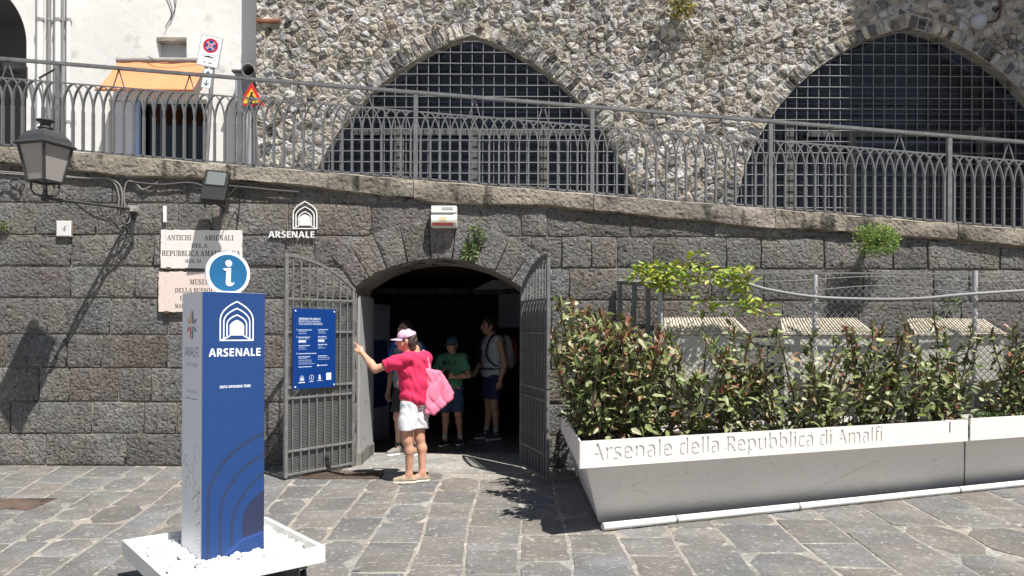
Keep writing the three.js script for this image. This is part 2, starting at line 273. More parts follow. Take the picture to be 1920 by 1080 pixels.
    let g = new THREE.BufferGeometry(); g.setAttribute('position', new THREE.Float32BufferAttribute(pos, 3)); g.setIndex(idx); g = toCreasedNormals(g, .7); g = uvWorld(g, .55, i * .37, i * .2);
    const k = rr(.88, 1.12, r); tint(g, [k, k * rr(.97, 1.01, r), k * rr(.94, 1, r)]); mesh('coping_stone', g, M.coping, wall);
  }
}
// ================================================================ UPPER STREET, INTERIOR
{
  const X0 = -14, X1 = 12, T = .22, y = x => copTop(x) - .03;
  const g = bx(1, 1, 1); const p = g.attributes.position; for (let i = 0; i < p.count; i++) { const x = p.getX(i) < 0 ? X0 : X1, d = p.getZ(i) < 0 ? 14.2 : 8.95; p.setXYZ(i, x, y(x) - (p.getY(i) < 0 ? T : 0), -d); } g.computeVertexNormals();
  struct('upper_street', uvWorld(g, .5), M.slab);
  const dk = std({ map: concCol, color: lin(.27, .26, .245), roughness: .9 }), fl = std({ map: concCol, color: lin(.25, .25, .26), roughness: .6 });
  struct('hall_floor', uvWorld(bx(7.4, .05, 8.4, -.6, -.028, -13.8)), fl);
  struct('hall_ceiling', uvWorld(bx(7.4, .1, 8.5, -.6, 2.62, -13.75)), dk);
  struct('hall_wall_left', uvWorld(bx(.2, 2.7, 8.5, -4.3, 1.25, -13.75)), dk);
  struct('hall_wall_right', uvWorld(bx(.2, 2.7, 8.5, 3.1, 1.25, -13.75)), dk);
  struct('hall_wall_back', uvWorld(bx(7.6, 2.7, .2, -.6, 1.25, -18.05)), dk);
  // white boarding along the left reveal and further in, panels
  tag(mesh('reveal_board', uvWorld(bx(.03, 1.86, .84, -1.79, 1.06, -9.09), .5), std({ map: plasterCol, color: lin(.42, .43, .44), roughness: .6 })), 'pale grey board lining the left side of the doorway', 'board');
  tag(mesh('reveal_skirting', uvWorld(rb(.05, .14, .86, -1.785, .075, -9.08, .004), .5), std({ map: concCol, color: lin(.36), roughness: .7 })), 'grey skirting along the foot of the doorway board', 'skirting');
  const pm = std({ map: canvasTex(512, 768, (c, w, h) => { c.fillStyle = '#8e97a8'; c.fillRect(0, 0, w, h); c.fillStyle = '#27356a'; c.fillRect(200, 190, 290, 420); c.fillStyle = '#2a3146'; for (let i = 0; i < 4; i++) c.fillRect(70, 230 + i * 30, 90 - i * 12, 12); }), roughness: .7 });
  const ex = thing('exhibition_panel', 'tall pale exhibition panel with dark blue print inside the doorway', 'panel', D(-2.02, 0, 10.3), 1.25);
  mesh('panel_face', new THREE.PlaneGeometry(1.25, 1.75).translate(0, 1.0, .022), pm, ex); mesh('panel_board', rb(1.3, 1.95, .04, 0, .98, 0, .01), std({ color: lin(.2, .22, .26) }), ex);
  const sc = thing('hanging_banner', 'pale blue banner hanging inside the hall behind the man in the vest', 'banner', D(.02, 0, 13.6), -.35);
  mesh('banner_cloth', rb(.42, .62, .012, -.08, 1.95, 0, .004), std({ color: lin(.42, .50, .60) }), sc); mesh('banner_strip', rb(.1, .5, .012, .24, 2.0, .02, .004), std({ color: lin(.5, .52, .55) }), sc); mesh('banner_pole', [rod(V3(-.3, 2.27, 0), V3(.32, 2.27, 0), .012), rod(V3(0, 2.27, 0), V3(0, 2.58, 0), .008)], M.blackPlastic, sc);
  const ls = thing('ceiling_sail', 'pale triangular sail stretched below the hall ceiling', 'sail', D(-.35, 2.44, 13.2), 0);
  mesh('sail_cloth', extr(shapeOf([[-.35, -.14], [.55, -.1], [.5, .02], [0, .04]]), .01), std({ color: lin(.6, .62, .66) }), ls); mesh('sail_cord', rod(V3(-.35, -.14, 0), V3(-.5, .13, 0), .004), M.blackPlastic, ls); mesh('sail_cord', rod(V3(.5, .0, 0), V3(.6, .13, 0), .004), M.blackPlastic, ls);
}
// ================================================================ UPPER RAILING
const rail = thing('iron_railing', 'long grey iron railing of interlaced pointed arches along the ramp', 'railing', D(0, 0, 0));
{
  const DR = WALL + .13, posts = [-7.5, -5.37, -3.22, -1.145, .938, 3.04, 5.15, 7.25], zr = -DR;
  for (const x of posts) mesh('post', uvWorld(rb(.05, 1.08, .05, x, copTop(x) + .52, zr, .004), 2), M.rail, rail);
  for (let i = 0; i + 1 < posts.length; i++) {
    const a = posts[i], b = posts[i + 1], n = 18, sp = (b - a) / (n + .0);
    const L = (h, w, t, nm) => mesh(nm, uvWorld(bar(V3(a, copTop(a) + h, zr), V3(b, copTop(b) + h, zr), t, w), 2), M.rail, rail);
    L(1.055, .058, .032, 'top_rail'); L(.045, .018, .018, 'bottom_rail'); L(.83, .012, .016, 'middle_rail');
    for (const k of [6, 13]) { const x = a + sp * k, y = copTop(x); mesh('brace', [bar(V3(x - sp * .55, y + .83 + SL * sp * .5, zr), V3(x, y + 1.04, zr), .012), bar(V3(x + sp * .55, y + .83 - SL * sp * .5, zr), V3(x, y + 1.04, zr), .012)], M.rail, rail); }
    for (let k = 0; k < n; k++) {
      const parts = [bx(.021, .46, .042, 0, .28, 0)], st = 6;
      for (const s of [-1, 1]) { let pv = null; for (let q = 0; q <= st; q++) { const t = q / st, X = s * sp * 1.0 * (1 - Math.cos(t * 1.35)) / (1 - Math.cos(1.35)), Y = .50 + .33 * Math.sin(t * 1.35) / Math.sin(1.35) - SL * X; const c = V3(X, Y, s * .003); if (pv) parts.push(bar(pv, c, .013, .034)); pv = c; } }
      const x = a + sp * (k + .5), m = mesh('baluster', merge(parts), M.rail, rail);
      // keep the end bars' outer arcs inside the bay
      if (k === 0 || k === n - 1) { const half = [bx(.021, .46, .042, 0, .28, 0)], s0 = k === 0 ? 1 : -1; for (const s of [-1, 1]) { let pv = null; const lim = s === s0 ? 1 : .5; for (let q = 0; q <= st; q++) { const t = q / st, X = s * sp * lim * (1 - Math.cos(t * 1.35)) / (1 - Math.cos(1.35)), Y = .50 + (lim < 1 ? .22 : .33) * Math.sin(t * 1.35) / Math.sin(1.35) - SL * X; const c = V3(X, Y, s * .003); if (pv) half.push(bar(pv, c, .013, .034)); pv = c; } } m.geometry = merge(half); }
      m.position.set(x, copTop(x), zr);
      if (i === 3 && (k === 9 || k === 10)) m.rotation.z = .012 * (k === 9 ? 1 : -1);
    }
  }
}
// ================================================================ RUBBLE WALL
const arches = [{ x: -.72, a: 1.268, c: 2.58, R: 4.378 }, { x: 6.92, a: .736, c: 3.22, R: 3.78 }];
const archD = (A, x, y) => { const dx = Math.abs(x - A.x); return y < A.c ? dx - (A.R - A.a) : Math.hypot(dx + A.a, y - A.c) - A.R; };
function archPts(A, y0, off = 0, n = 16) { // left foot -> apex -> right foot
  const R = A.R + off, t0 = Math.asin(clamp((y0 - A.c) / R, -1, 1)), t1 = Math.acos(A.a / R), L = [];
  for (let i = 0; i <= n; i++) { const t = lerp(t0, t1, i / n); L.push([R * Math.cos(t) - A.a, A.c + R * Math.sin(t)]); }
  return [...L.map(([x, y]) => [A.x - x, y]), ...L.slice(0, -1).reverse().map(([x, y]) => [A.x + x, y])];
}
const rubble = thing('rubble_wall', 'old pale limestone rubble wall with pointed arches behind the railing', 'wall', D(0, 0, 0));
{
  const r = rngOf(404), X0 = -4.51, X1 = 10.18, TOP = 9.6;
  const pts = [[X0, 2], ...archPts(arches[0], 2.4).flatMap((p, i) => i === 0 ? [[p[0], 2], p] : [p])]; const l0 = pts[pts.length - 1]; pts.push([l0[0], 2]);
  const a2 = archPts(arches[1], 2.4).filter(p => p[0] < X1 - .02); pts.push([a2[0][0], 2], ...a2, [X1, a2[a2.length - 1][1]], [X1, TOP], [X0, TOP]);
  mesh('mortar', uvWorld(extr(shapeOf(pts), .55).translate(0, 0, -RUB - .002 - .55), .8), M.rubbleMortar, rubble);
  const seeds = []; let y = 2.55; while (y < 7.9) { const h = rr(.068, .15, r); let x = X0 - .1; while (x < X1 + .15) { const w = h * (r() < .3 ? rr(1.6, 3, r) : rr(.7, 1.7, r)); if (r() > .1) seeds.push([x + w / 2 + rr(-.2, .2, r) * w, y + h / 2 + rr(-.42, .42, r) * h]); x += w; } y += h; }
  const KX = .8, cell = .3, grid = new Map(); const key = (i, j) => i * 1000 + j;
  seeds.forEach((s, i) => { const k = key(Math.floor(s[0] / cell) + 50, Math.floor(s[1] / cell)); if (!grid.has(k)) grid.set(k, []); grid.get(k).push(i); });
  const out = []; const RING = .30;
  seeds.forEach((s, i) => {
    const ds = arches.map(A => archD(A, s[0], s[1])); const ia = ds[0] < ds[1] ? 0 : 1; const ringW = ia === 0 ? RING : .26;
    if (ds[ia] < ringW * .7) return;
    let p = [[s[0] - .4, s[1] - .3], [s[0] + .4, s[1] - .3], [s[0] + .4, s[1] + .3], [s[0] - .4, s[1] + .3]];
    const gi = Math.floor(s[0] / cell) + 50, gj = Math.floor(s[1] / cell);
    for (let a = -2; a <= 2; a++) for (let b = -2; b <= 2; b++) for (const j of grid.get(key(gi + a, gj + b)) || []) { if (j === i) continue; const q = seeds[j]; const nx = (q[0] - s[0]) * KX, ny = q[1] - s[1]; const mx = (q[0] + s[0]) / 2, my = (q[1] + s[1]) / 2; p = clipHalf(p, nx, ny, nx * mx + ny * my); if (p.length < 3) return; }
    if (ds[ia] < ringW + .5) { const A = arches[ia], sg = s[0] < A.x ? -1 : 1, dx = Math.abs(s[0] - A.x) + A.a, dy = Math.max(0, s[1] - A.c), l = Math.hypot(dx, dy) || 1, nx = -sg * dx / l, ny = -dy / l, R = A.R + ringW - .015; const cx = A.x - sg * A.a; p = clipHalf(p, nx, ny, nx * (cx - nx * R) + ny * (A.c - ny * R)); if (p.length < 3) return; }
    p = clipHalf(p, -1, 0, -X0); p = clipHalf(p, 1, 0, X1 - .01); if (p.length < 3 || area(p) < .0012) return;
    out.push({ p, kind: 0 });
  });
  // radial stones round the arches
  for (const [ai, A] of arches.entries()) { const w = ai === 0 ? RING : .26, t0 = .05, t1 = Math.acos(A.a / A.R); for (const sg of [-1, 1]) { let t = t0; while (t < t1 - .005) { let e = Math.min(t1, t + rr(.022, .045, r)); if (t1 - e < .02) e = t1; const q = (R, t) => [A.x + sg * (R * Math.cos(t) - A.a), A.c + R * Math.sin(t)]; const R1 = A.R + w * rr(.75, 1.15, r); let p = [q(A.R, t), q(R1, t), q(R1, e), q(A.R, e)]; if (sg < 0) p.reverse(); if (area(p) < 0) p.reverse(); p = clipHalf(p, 1, 0, X1 - .01); if (p.length > 2 && area(p) > .001 && centroid(p)[1] > 2.6) out.push({ p, kind: 1 }); t = e; } } }
  for (const s of out) { s.c = centroid(s.p); const k = rr(.72, 1.12, r), q = r(); s.col = q < .62 ? [.62 * k, .585 * k, .55 * k] : q < .84 ? [.54 * k, .475 * k, .425 * k] : q < .95 ? [.40 * k, .375 * k, .345 * k] : [.20 * k, .195 * k, .19 * k]; if (s.kind === 1 && r() < .28) s.col = [.17, .168, .165]; const px = 960 + FOCAL * s.c[0] / RUB, py = HORIZON - FOCAL * (s.c[1] - EYE) / RUB; s.vis = px > 470 && px < 1935 && py > -10 && s.c[1] > copTop(s.c[0] * .66) * 1.0 + .35 ? 1 : 0; s.ar = area(s.p); }
  out.sort((a, b) => b.vis - a.vis || b.ar - a.ar);
  const rest = [];
  out.forEach((s, i) => {
    let p = inset(s.p, rr(.002, .009, r)); if (p.length < 3 || area(p) < .0006) return; if (r() < .45) p = smoothPoly(p, 1); const sz = Math.sqrt(area(p));
    const { g, c } = stonePiece(p, { depth: .09, bevel: Math.min(.024, sz * rr(.09, .18, r)), seg: s.kind ? .09 : .06, jit: .009, rough: sz * .085, dome: sz * rr(-.02, .08, r), tilt: s.kind ? .1 : .26, rnd: r, color: s.col, uvs: 1.1, crease: .55 });
    const zz = rr(-.002, .022, r); if (i < 300) { const m = mesh('rubble_stone', g, M.rubble, rubble); m.position.set(c[0], c[1], -RUB + zz); } else rest.push(g.translate(c[0], c[1], -RUB + zz));
  });
  const m = mesh('smaller_stones', rest, M.rubble, rubble); m.userData.kind = 'stuff';
  mesh('brick', rb(.42, .055, .1, -4.28, 6.98, -RUB + .02, .01), std({ map: limeCol, color: lin(.42, .16, .10) }), rubble);
}
// dark glazing and iron grilles in the two arches
arches.forEach((A, ai) => {
  const gl = thing('arch_window', ai ? 'dark glazed arch opening partly in shade beside the right end of the wall' : 'dark glazed pointed arch opening above the doorway', 'window', D(0, 0, 0));
  const pn = new THREE.MeshPhysicalMaterial({ color: lin(.45, .52, .70), roughness: .08, transmission: 1, thickness: 0 });
  const P = archPts(A, 2.4, .12); const g = new THREE.ShapeGeometry(shapeOf(P)).translate(0, 0, -RUB - .24); mesh('glazing', g, pn, gl);
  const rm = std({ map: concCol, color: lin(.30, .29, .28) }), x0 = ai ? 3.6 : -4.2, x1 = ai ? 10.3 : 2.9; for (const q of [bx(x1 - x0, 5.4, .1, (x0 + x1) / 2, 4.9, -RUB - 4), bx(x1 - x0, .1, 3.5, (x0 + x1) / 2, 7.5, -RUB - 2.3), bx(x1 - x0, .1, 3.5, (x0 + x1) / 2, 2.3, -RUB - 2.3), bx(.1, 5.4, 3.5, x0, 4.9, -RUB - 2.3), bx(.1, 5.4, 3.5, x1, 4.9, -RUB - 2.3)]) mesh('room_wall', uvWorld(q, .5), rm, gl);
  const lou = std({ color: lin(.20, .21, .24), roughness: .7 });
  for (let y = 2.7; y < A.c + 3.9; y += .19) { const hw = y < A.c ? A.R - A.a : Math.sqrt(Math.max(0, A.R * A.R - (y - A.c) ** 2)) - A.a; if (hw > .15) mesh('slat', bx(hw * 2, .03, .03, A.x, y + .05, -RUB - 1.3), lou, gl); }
  const ml = std({ map: limeCol, color: lin(.14, .135, .13) });
  for (const dx of ai ? [-2.0, -.9, 1.4] : [-1.28, .03, 1.28]) mesh('mullion', bx(.13, 2.55, .07, A.x + dx, 3.95, -RUB - .18), ml, gl);
  mesh('transom', bx(ai ? 3.4 : 4.2, .1, .06, A.x, 5.1, -RUB - .18), ml, gl);
  const gr = thing('iron_grille', ai ? 'square iron grille filling the half shaded arch at the wall end' : 'square iron grille filling the sunlit pointed arch above the doorway', 'grille', D(0, 0, 0));
  const st = .193, zz = -RUB - .045, r = rngOf(9 + ai);
  const hwAt = y => (y < A.c ? A.R - A.a : Math.sqrt(Math.max(0, A.R * A.R - (y - A.c) ** 2)) - A.a);
  const topAt = dx => A.c + Math.sqrt(Math.max(0, A.R * A.R - (Math.abs(dx) + A.a) ** 2));
  for (let dx = -16 * st; dx <= 16 * st + .001; dx += st) { if (Math.abs(dx) > A.R - A.a - .02) continue; const t = topAt(dx) - .005; if (A.x + dx > 10.1) continue; const j = rr(-.006, .006, r); mesh('grille_bar', uvWorld(rod(V3(A.x + dx + j, 2.7, zz), V3(A.x + dx - j, t, zz), .0085, .0085, 6), 2), M.grille, gr); }
  for (let y = 2.8; y < A.c + A.R; y += st) { const hw = hwAt(y) - .005; if (hw < .08) continue; const xr = Math.min(A.x + hw, 10.15); mesh('grille_bar', uvWorld(rod(V3(A.x - hw, y + rr(-.005, .005, r), zz + .014), V3(xr, y + rr(-.005, .005, r), zz + .014), .0085, .0085, 6), 2), M.grille, gr); }
});
// tall neighbouring house, right: its side wall shows and its shade falls on the rubble
{
  const b = thing('neighbour_house', 'tall pale plastered house closing the street at the right end', 'building', D(0, 0, 0));
  mesh('wall', uvWorld(bx(7, 22, 6.2, 10.2 + 3.5, 11, -8.09 - 3.1), .3), M.plaster, b);
  for (const y of [4.6, 8]) for (const x of [11.8, 14.2]) { const w = mesh('window', rb(.9, 1.5, .06, x, y, -8.08, .01), std({ color: lin(.12, .16, .14) }), b); mesh('sill', rb(1.1, .07, .16, x, y - .8, -8.03, .01), M.whitePaint, w); }
}
// a pixel of the photograph at a known distance -> metres
function pix(px, py, d) { const x0 = px + .004 * (py - HORIZON), y0 = py - .004 * (px - 960); return V3((x0 - 960) * d / FOCAL, EYE - (y0 - HORIZON) * d / FOCAL, -d); }
function leafSet(list) { // list of [pos, dir, side, len, wid, color]
  const pos = [], col = [], idx = []; let k = 0; const n = V3(), p = V3();
  for (const [o, d, s, l, w, c] of list) {
    n.crossVectors(s, d).normalize(); const put = (a, b, e) => { p.copy(o).addScaledVector(d, a * l).addScaledVector(s, b * w).addScaledVector(n, e * w); pos.push(p.x, p.y, p.z); col.push(...c); };
    put(0, 0, 0); put(.32, -.46, .10); put(.32, .46, .10); put(.45, 0, -.10); put(.72, -.34, .02); put(.72, .34, .02); put(1, 0, -.22);
    idx.push(k, k + 3, k + 1, k, k + 2, k + 3, k + 1, k + 3, k + 4, k + 3, k + 2, k + 5, k + 4, k + 3, k + 6, k + 3, k + 5, k + 6); k += 7;
  }
  const g = new THREE.BufferGeometry(); g.setAttribute('position', new THREE.Float32BufferAttribute(pos, 3)); g.setAttribute('color', new THREE.Float32BufferAttribute(col, 3)); g.setIndex(idx); g.computeVertexNormals(); return g;
}
function rdir(r, up = 0) { const v = V3(rr(-1, 1, r), rr(-1, 1, r) + up, rr(-1, 1, r)); return v.lengthSq() < .01 ? V3(0, 1, 0) : v.normalize(); }
function sideOf(d, r) { const s = V3().crossVectors(d, rdir(r)); return s.lengthSq() < 1e-4 ? V3(1, 0, 0) : s.normalize(); }

// ================================================================ WHITE HOUSE, UPPER LEFT
{
  const WD = 13.5, b = thing('white_house', 'white plastered house with orange awning and drainpipes up on the ramp', 'building', D(0, 0, 0)), z = -WD;
  const sh = shapeOf([[-16, 2], [-4.3, 2], [-4.3, 10], [-16, 10]]);
  const h1 = new THREE.Path(); h1.moveTo(-11.4, 3); h1.lineTo(-8.86, 3); h1.lineTo(-8.86, 6.75); h1.absarc(-10.13, 6.75, 1.27, 0, Math.PI, false); h1.lineTo(-11.4, 3);
  const rect = (x0, x1, y0, y1) => { const h = new THREE.Path(); h.moveTo(x0, y0); h.lineTo(x0, y1); h.lineTo(x1, y1); h.lineTo(x1, y0); h.closePath(); return h; };
  const w0 = pix(293, 108, WD), w1 = pix(350, 70, WD);
  const dr0 = pix(203, 300, WD), dr1 = pix(388, 186, WD);
  sh.holes.push(h1, rect(w0.x, w1.x, w0.y, w1.y), rect(dr0.x, dr1.x, 2.5, dr1.y));
  mesh('wall', uvWorld(extr(sh, .45, 0, 20).translate(0, 0, z - .45), .25), M.plaster, b);
  for (const q of [bx(12, 9, .2, -10.2, 6, z - 3.2), bx(12, .1, 2.7, -10.2, 8.4, z - 1.8), bx(.1, 8, 2.6, -8.5, 5.9, z - 1.8), bx(.1, 8, 2.6, -4.4, 5.9, z - 1.8), bx(.1, 8, 2.6, -16, 5.9, z - 1.8), bx(12, .1, 2.7, -10.2, 2.2, z - 1.8)]) mesh('room_wall', q, std({ color: lin(.26, .26, .27) }), b);
  mesh('porch_beam', uvWorld(bx(2.6, .12, .4, -10.1, 6.55, z - .7)), std({ map: concCol, color: lin(.2, .2, .21) }), b);
  const wn = mesh('window', rb(w1.x - w0.x, w1.y - w0.y, .03, (w0.x + w1.x) / 2, (w0.y + w1.y) / 2, z - .22, .004), std({ color: lin(.42, .42, .45), roughness: .5 }), b);
  mesh('lintel', bx(w1.x - w0.x, .06, .2, (w0.x + w1.x) / 2, w1.y - .035, z - .1), std({ map: limeCol, color: lin(.42, .38, .30) }), wn);
  // entrance
  const dcx = (dr0.x + dr1.x) / 2, dw = dr1.x - dr0.x, le = pix(252, 200, WD).x;
  mesh('door_leaf', rb(le - dr0.x - .05, 2.2, .05, (dr0.x + le) / 2, 4.66, z - .12, .01), std({ color: lin(.60, .62, .70), roughness: .5 }), b);
  mesh('door_edge', rb(.07, 2.2, .07, le + .02, 4.66, z - .10, .01), std({ color: lin(.30, .42, .66), roughness: .5 }), b);
  mesh('door_dark', bx(dr1.x - le - .05, 2.3, .04, (le + dr1.x) / 2 + .02, 4.62, z - .30), new THREE.MeshPhysicalMaterial({ color: lin(.40, .46, .55), roughness: .1, transmission: 1, thickness: 0 }), b);
  for (const k of [.28, .62]) mesh('door_stile', bx(.035, 2.2, .03, lerp(le, dr1.x, k), 4.64, z - .265), std({ color: lin(.10, .11, .13) }), b);
  // pipes
  for (const [px, rad, c] of [[76, .055, 0], [93, .028, 1], [109, .05, 0], [118, .02, 1], [129, .035, 0]]) { const x = pix(px, 60, WD - .08).x; const m = mesh('drainpipe', rod(V3(x, 3.5, z + .09), V3(x, 9.8, z + .09), rad, rad, 14), c ? std({ map: steelCol, color: lin(.34), roughness: .6 }) : M.whitePaint, b); mesh('pipe_clip', [cyl(rad * 1.25, rad * 1.25, .05, x, 5.3, z + .09, 14), cyl(rad * 1.25, rad * 1.25, .05, x, 7.15, z + .09, 14), bx(.03, .04, .09, x, 5.32, z + .04), bx(.03, .04, .09, x, 7.17, z + .04)], std({ map: steelCol, color: lin(.42) }), m); }
  // awning on a roller
  const a0 = pix(219, 113, 13.35), a1 = pix(383, 118, 13.35), y0 = dr1.y - .06;
  const aw = mesh('awning_roller', [rod(V3(a0.x, a0.y, z + .14), V3(a1.x + .05, a0.y, z + .14), .055, .055, 14), bx(.04, .12, .15, a0.x + .02, a0.y, z + .08), bx(.04, .12, .15, a1.x, a0.y, z + .08)], std({ map: steelCol, color: lin(.42, .40, .37) }), b);
  const g = new THREE.PlaneGeometry(1, 1, 16, 8), p = g.attributes.position; for (let i = 0; i < p.count; i++) { const u = p.getX(i) + .5, v = .5 - p.getY(i), x = lerp(a0.x + .03, a1.x + .02, u), sag = .03 * Math.sin(v * Math.PI) + .008 * Math.sin(u * 21); p.setXYZ(i, x + (u - .5) * v * .1, lerp(a0.y - .03, y0 - .02, v), z + .16 + .62 * v - sag); } g.computeVertexNormals();
  mesh('awning_cloth', g, std({ map: plasterCol, color: lin(.76, .30, .14), roughness: .9, side: THREE.DoubleSide }), b);
  mesh('awning_bar', rod(V3(a0.x - .03, y0 - .03, z + .785), V3(a1.x + .09, y0 - .03, z + .785), .022, .022, 8), std({ color: lin(.45, .15, .06) }), b);
  // loose cables
  const cb = [[[930, -5], [925, 20], [918, 40]]]; mesh('wire', [tube([V3(-6.4, 7.9, z + .03), V3(-6.2, 7.35, z + .03), V3(-6.32, 7.05, z + .04)], .008, 5), tube([V3(-6.2, 7.9, z + .03), V3(-6.12, 7.5, z + .05), V3(-6.22, 7.2, z + .03)], .008, 5), tube([V3(a0.x + .6, a0.y + .05, z + .22), V3(a0.x + .85, a0.y - .1, z + .3), V3(a1.x - .1, a0.y - .05, z + .24)], .008, 5)], M.iron, b);
  // wall arm
  mesh('wall_arm', [rod(V3(-8.8, 6.05, z + .0), V3(-8.1, 6.2, z + .35), .018), rod(V3(-8.85, 5.8, z), V3(-8.85, 6.35, z), .014)], M.iron, b);
}
{ // cabinet and vent in the corner
  const p = pix(462, 200, 13.25), c = thing('meter_cabinet', 'tall grey metal cabinet in the corner between white house and rubble wall', 'cabinet', V3(p.x, copTop(p.x) - .03, -13.3));
  mesh('cabinet_body', rb(.34, 2.55, .3, 0, 1.28, 0, .015), std({ map: steelCol, color: lin(.42, .43, .47) }), c); mesh('cabinet_lid', rb(.44, .04, .38, 0, 2.575, 0, .01), std({ map: steelCol, color: lin(.12) }), c); mesh('cabinet_door', rb(.28, 1.4, .012, 0, 1.1, .154, .004), std({ map: steelCol, color: lin(.46, .47, .5) }), c);
  const q = pix(468, 134, 13.0), v = thing('vent_pipe', 'dark round vent pipe opening beside the rubble wall corner', 'pipe', V3(q.x, q.y, -13.02));
  const ring = new THREE.LatheGeometry([[.10, -.12], [.10, .1], [.115, .1], [.115, -.12]].map(a => new THREE.Vector2(...a)), 24).rotateX(Math.PI / 2); mesh('vent_ring', ring, std({ map: steelCol, color: lin(.3) }), v); mesh('vent_inside', new THREE.CylinderGeometry(.1, .1, .01, 24).rotateX(Math.PI / 2).translate(0, 0, -.08), std({ color: lin(.05, .025, .02) }), v);
}
// ---------------------------------------------------------------- signs on the ramp
{
  const SD = 10.4, p = pix(395, 98, SD), base = pix(384, 300, SD), s = thing('no_stopping_sign', 'tilted white no stopping sign with round red and blue symbol on a leaning post', 'sign', V3(base.x, copTop(base.x) - .03, -SD));
  const lx = p.x - base.x, ly = p.y - s.position.y, W = .30, Hh = .44, tilt = -.165;
  const face = canvasTex(300, 440, (c, w, h) => {
    c.fillStyle = '#e9edf0'; c.fillRect(0, 0, w, h); c.strokeStyle = '#2b3138'; c.lineWidth = 5; c.strokeRect(6, 6, w - 12, h - 12);
    c.fillStyle = '#c01838'; c.beginPath(); c.arc(150, 140, 104, 0, 7); c.fill(); c.fillStyle = '#1d4c8e'; c.beginPath(); c.arc(150, 140, 74, 0, 7); c.fill();
    c.save(); c.beginPath(); c.arc(150, 140, 76, 0, 7); c.clip(); for (const [k, col] of [[26, '#e9edf0'], [14, '#c01838']]) { c.strokeStyle = col; c.lineWidth = k; c.beginPath(); c.moveTo(80, 70); c.lineTo(220, 210); c.moveTo(220, 70); c.lineTo(80, 210); c.stroke(); } c.restore();
    c.strokeStyle = '#3a3f45'; c.lineWidth = 4; c.strokeRect(60, 268, 180, 66); c.fillStyle = '#22262b'; c.beginPath(); c.moveTo(80, 310); c.lineTo(88, 294); c.lineTo(120, 292); c.lineTo(160, 284); c.lineTo(166, 292); c.lineTo(215, 298); c.lineTo(220, 312); c.closePath(); c.fill();
    c.font = 'bold 46px sans-serif'; c.textAlign = 'center'; c.fillText('0 - 24', 150, 400);
  });
  const plate = mesh('sign_plate', rb(W, Hh, .012, 0, 0, 0, .012), M.galv, s); plate.position.set(lx, ly, .03); plate.rotation.z = tilt; plate.rotation.y = .1;
  mesh('sign_face', new THREE.PlaneGeometry(W * .985, Hh * .985).translate(0, 0, .0075), std({ map: face, roughness: .4 }), plate);
  const pl2 = mesh('arrow_plate', rb(.13, .27, .01, 0, 0, 0, .01), M.galv, s); pl2.position.set(lx - .035, ly - .38, .03); pl2.rotation.z = tilt;
  mesh('arrow_face', new THREE.PlaneGeometry(.125, .265).translate(0, 0, .006), std({ map: canvasTex(130, 270, (c, w, h) => { c.fillStyle = '#dfe4e8'; c.fillRect(0, 0, w, h); c.strokeStyle = '#23272c'; c.lineWidth = 12; c.beginPath(); c.moveTo(65, 40); c.lineTo(65, 110); c.moveTo(30, 75); c.lineTo(65, 36); c.lineTo(100, 75); c.moveTo(65, 160); c.lineTo(65, 232); c.moveTo(30, 195); c.lineTo(65, 234); c.lineTo(100, 195); c.stroke(); }), roughness: .4 }), pl2);
  mesh('post', uvWorld(rod(V3(0, 0, 0), V3(lx + .05, ly + .18, 0), .03, .03, 14), 2), M.galv, s);
  mesh('post_foot', cyl(.08, .06, .04, 0, 0, 0), M.galv, s);
  const TD = 11.2, q = pix(472, 184, TD), t = thing('roadworks_sign', 'yellow and red triangular roadworks sign seen through the railing', 'sign', V3(q.x, copTop(q.x) - .03, -TD));
  const ty = q.y - t.position.y, S = .40; const tri = (k) => { const s = new THREE.Shape(); const h = S * .866 * k, w = S * k; s.moveTo(-w / 2, -h / 3); s.lineTo(w / 2, -h / 3); s.lineTo(0, h * 2 / 3); s.closePath(); return s; };
  const tp = mesh('sign_plate', extr(tri(1), .012, .003), std({ color: lin(.62, .03, .03), roughness: .4 }), t); tp.position.set(0, ty, 0);
  mesh('yellow_field', extr(tri(.66), .004).translate(0, -.008, .013), std({ color: lin(.80, .52, .05), roughness: .4 }), tp);
  const man = [new THREE.SphereGeometry(.018, 10, 8).scale(1, 1, .15).translate(.01, .075, .0185), bar(V3(.005, .055, .0185), V3(-.02, .0, .0185), .03, .003), bar(V3(-.02, .005, .0188), V3(-.05, -.085, .0188), .02, .003), bar(V3(-.02, .005, .0191), V3(.012, -.085, .0191), .02, .003), bar(V3(.0, .045, .0194), V3(.045, .0, .0194), .014, .003), bar(V3(.02, .02, .0197), V3(.07, -.06, .0197), .01, .003), bar(V3(.03, -.088, .019), V3(.10, -.088, .019), .02, .003)];
  mesh('digging_figure', man, std({ color: lin(.02) }), tp);
  mesh('stand', [rod(V3(-.12, 0, -.1), V3(-.03, ty + .1, -.01), .012), rod(V3(.12, 0, -.1), V3(.03, ty + .1, -.01), .012), rod(V3(0, 0, -.4), V3(0, ty + .1, -.02), .012), rod(V3(-.1, .35, -.08), V3(.1, .35, -.08), .008)], M.galv, t);
}
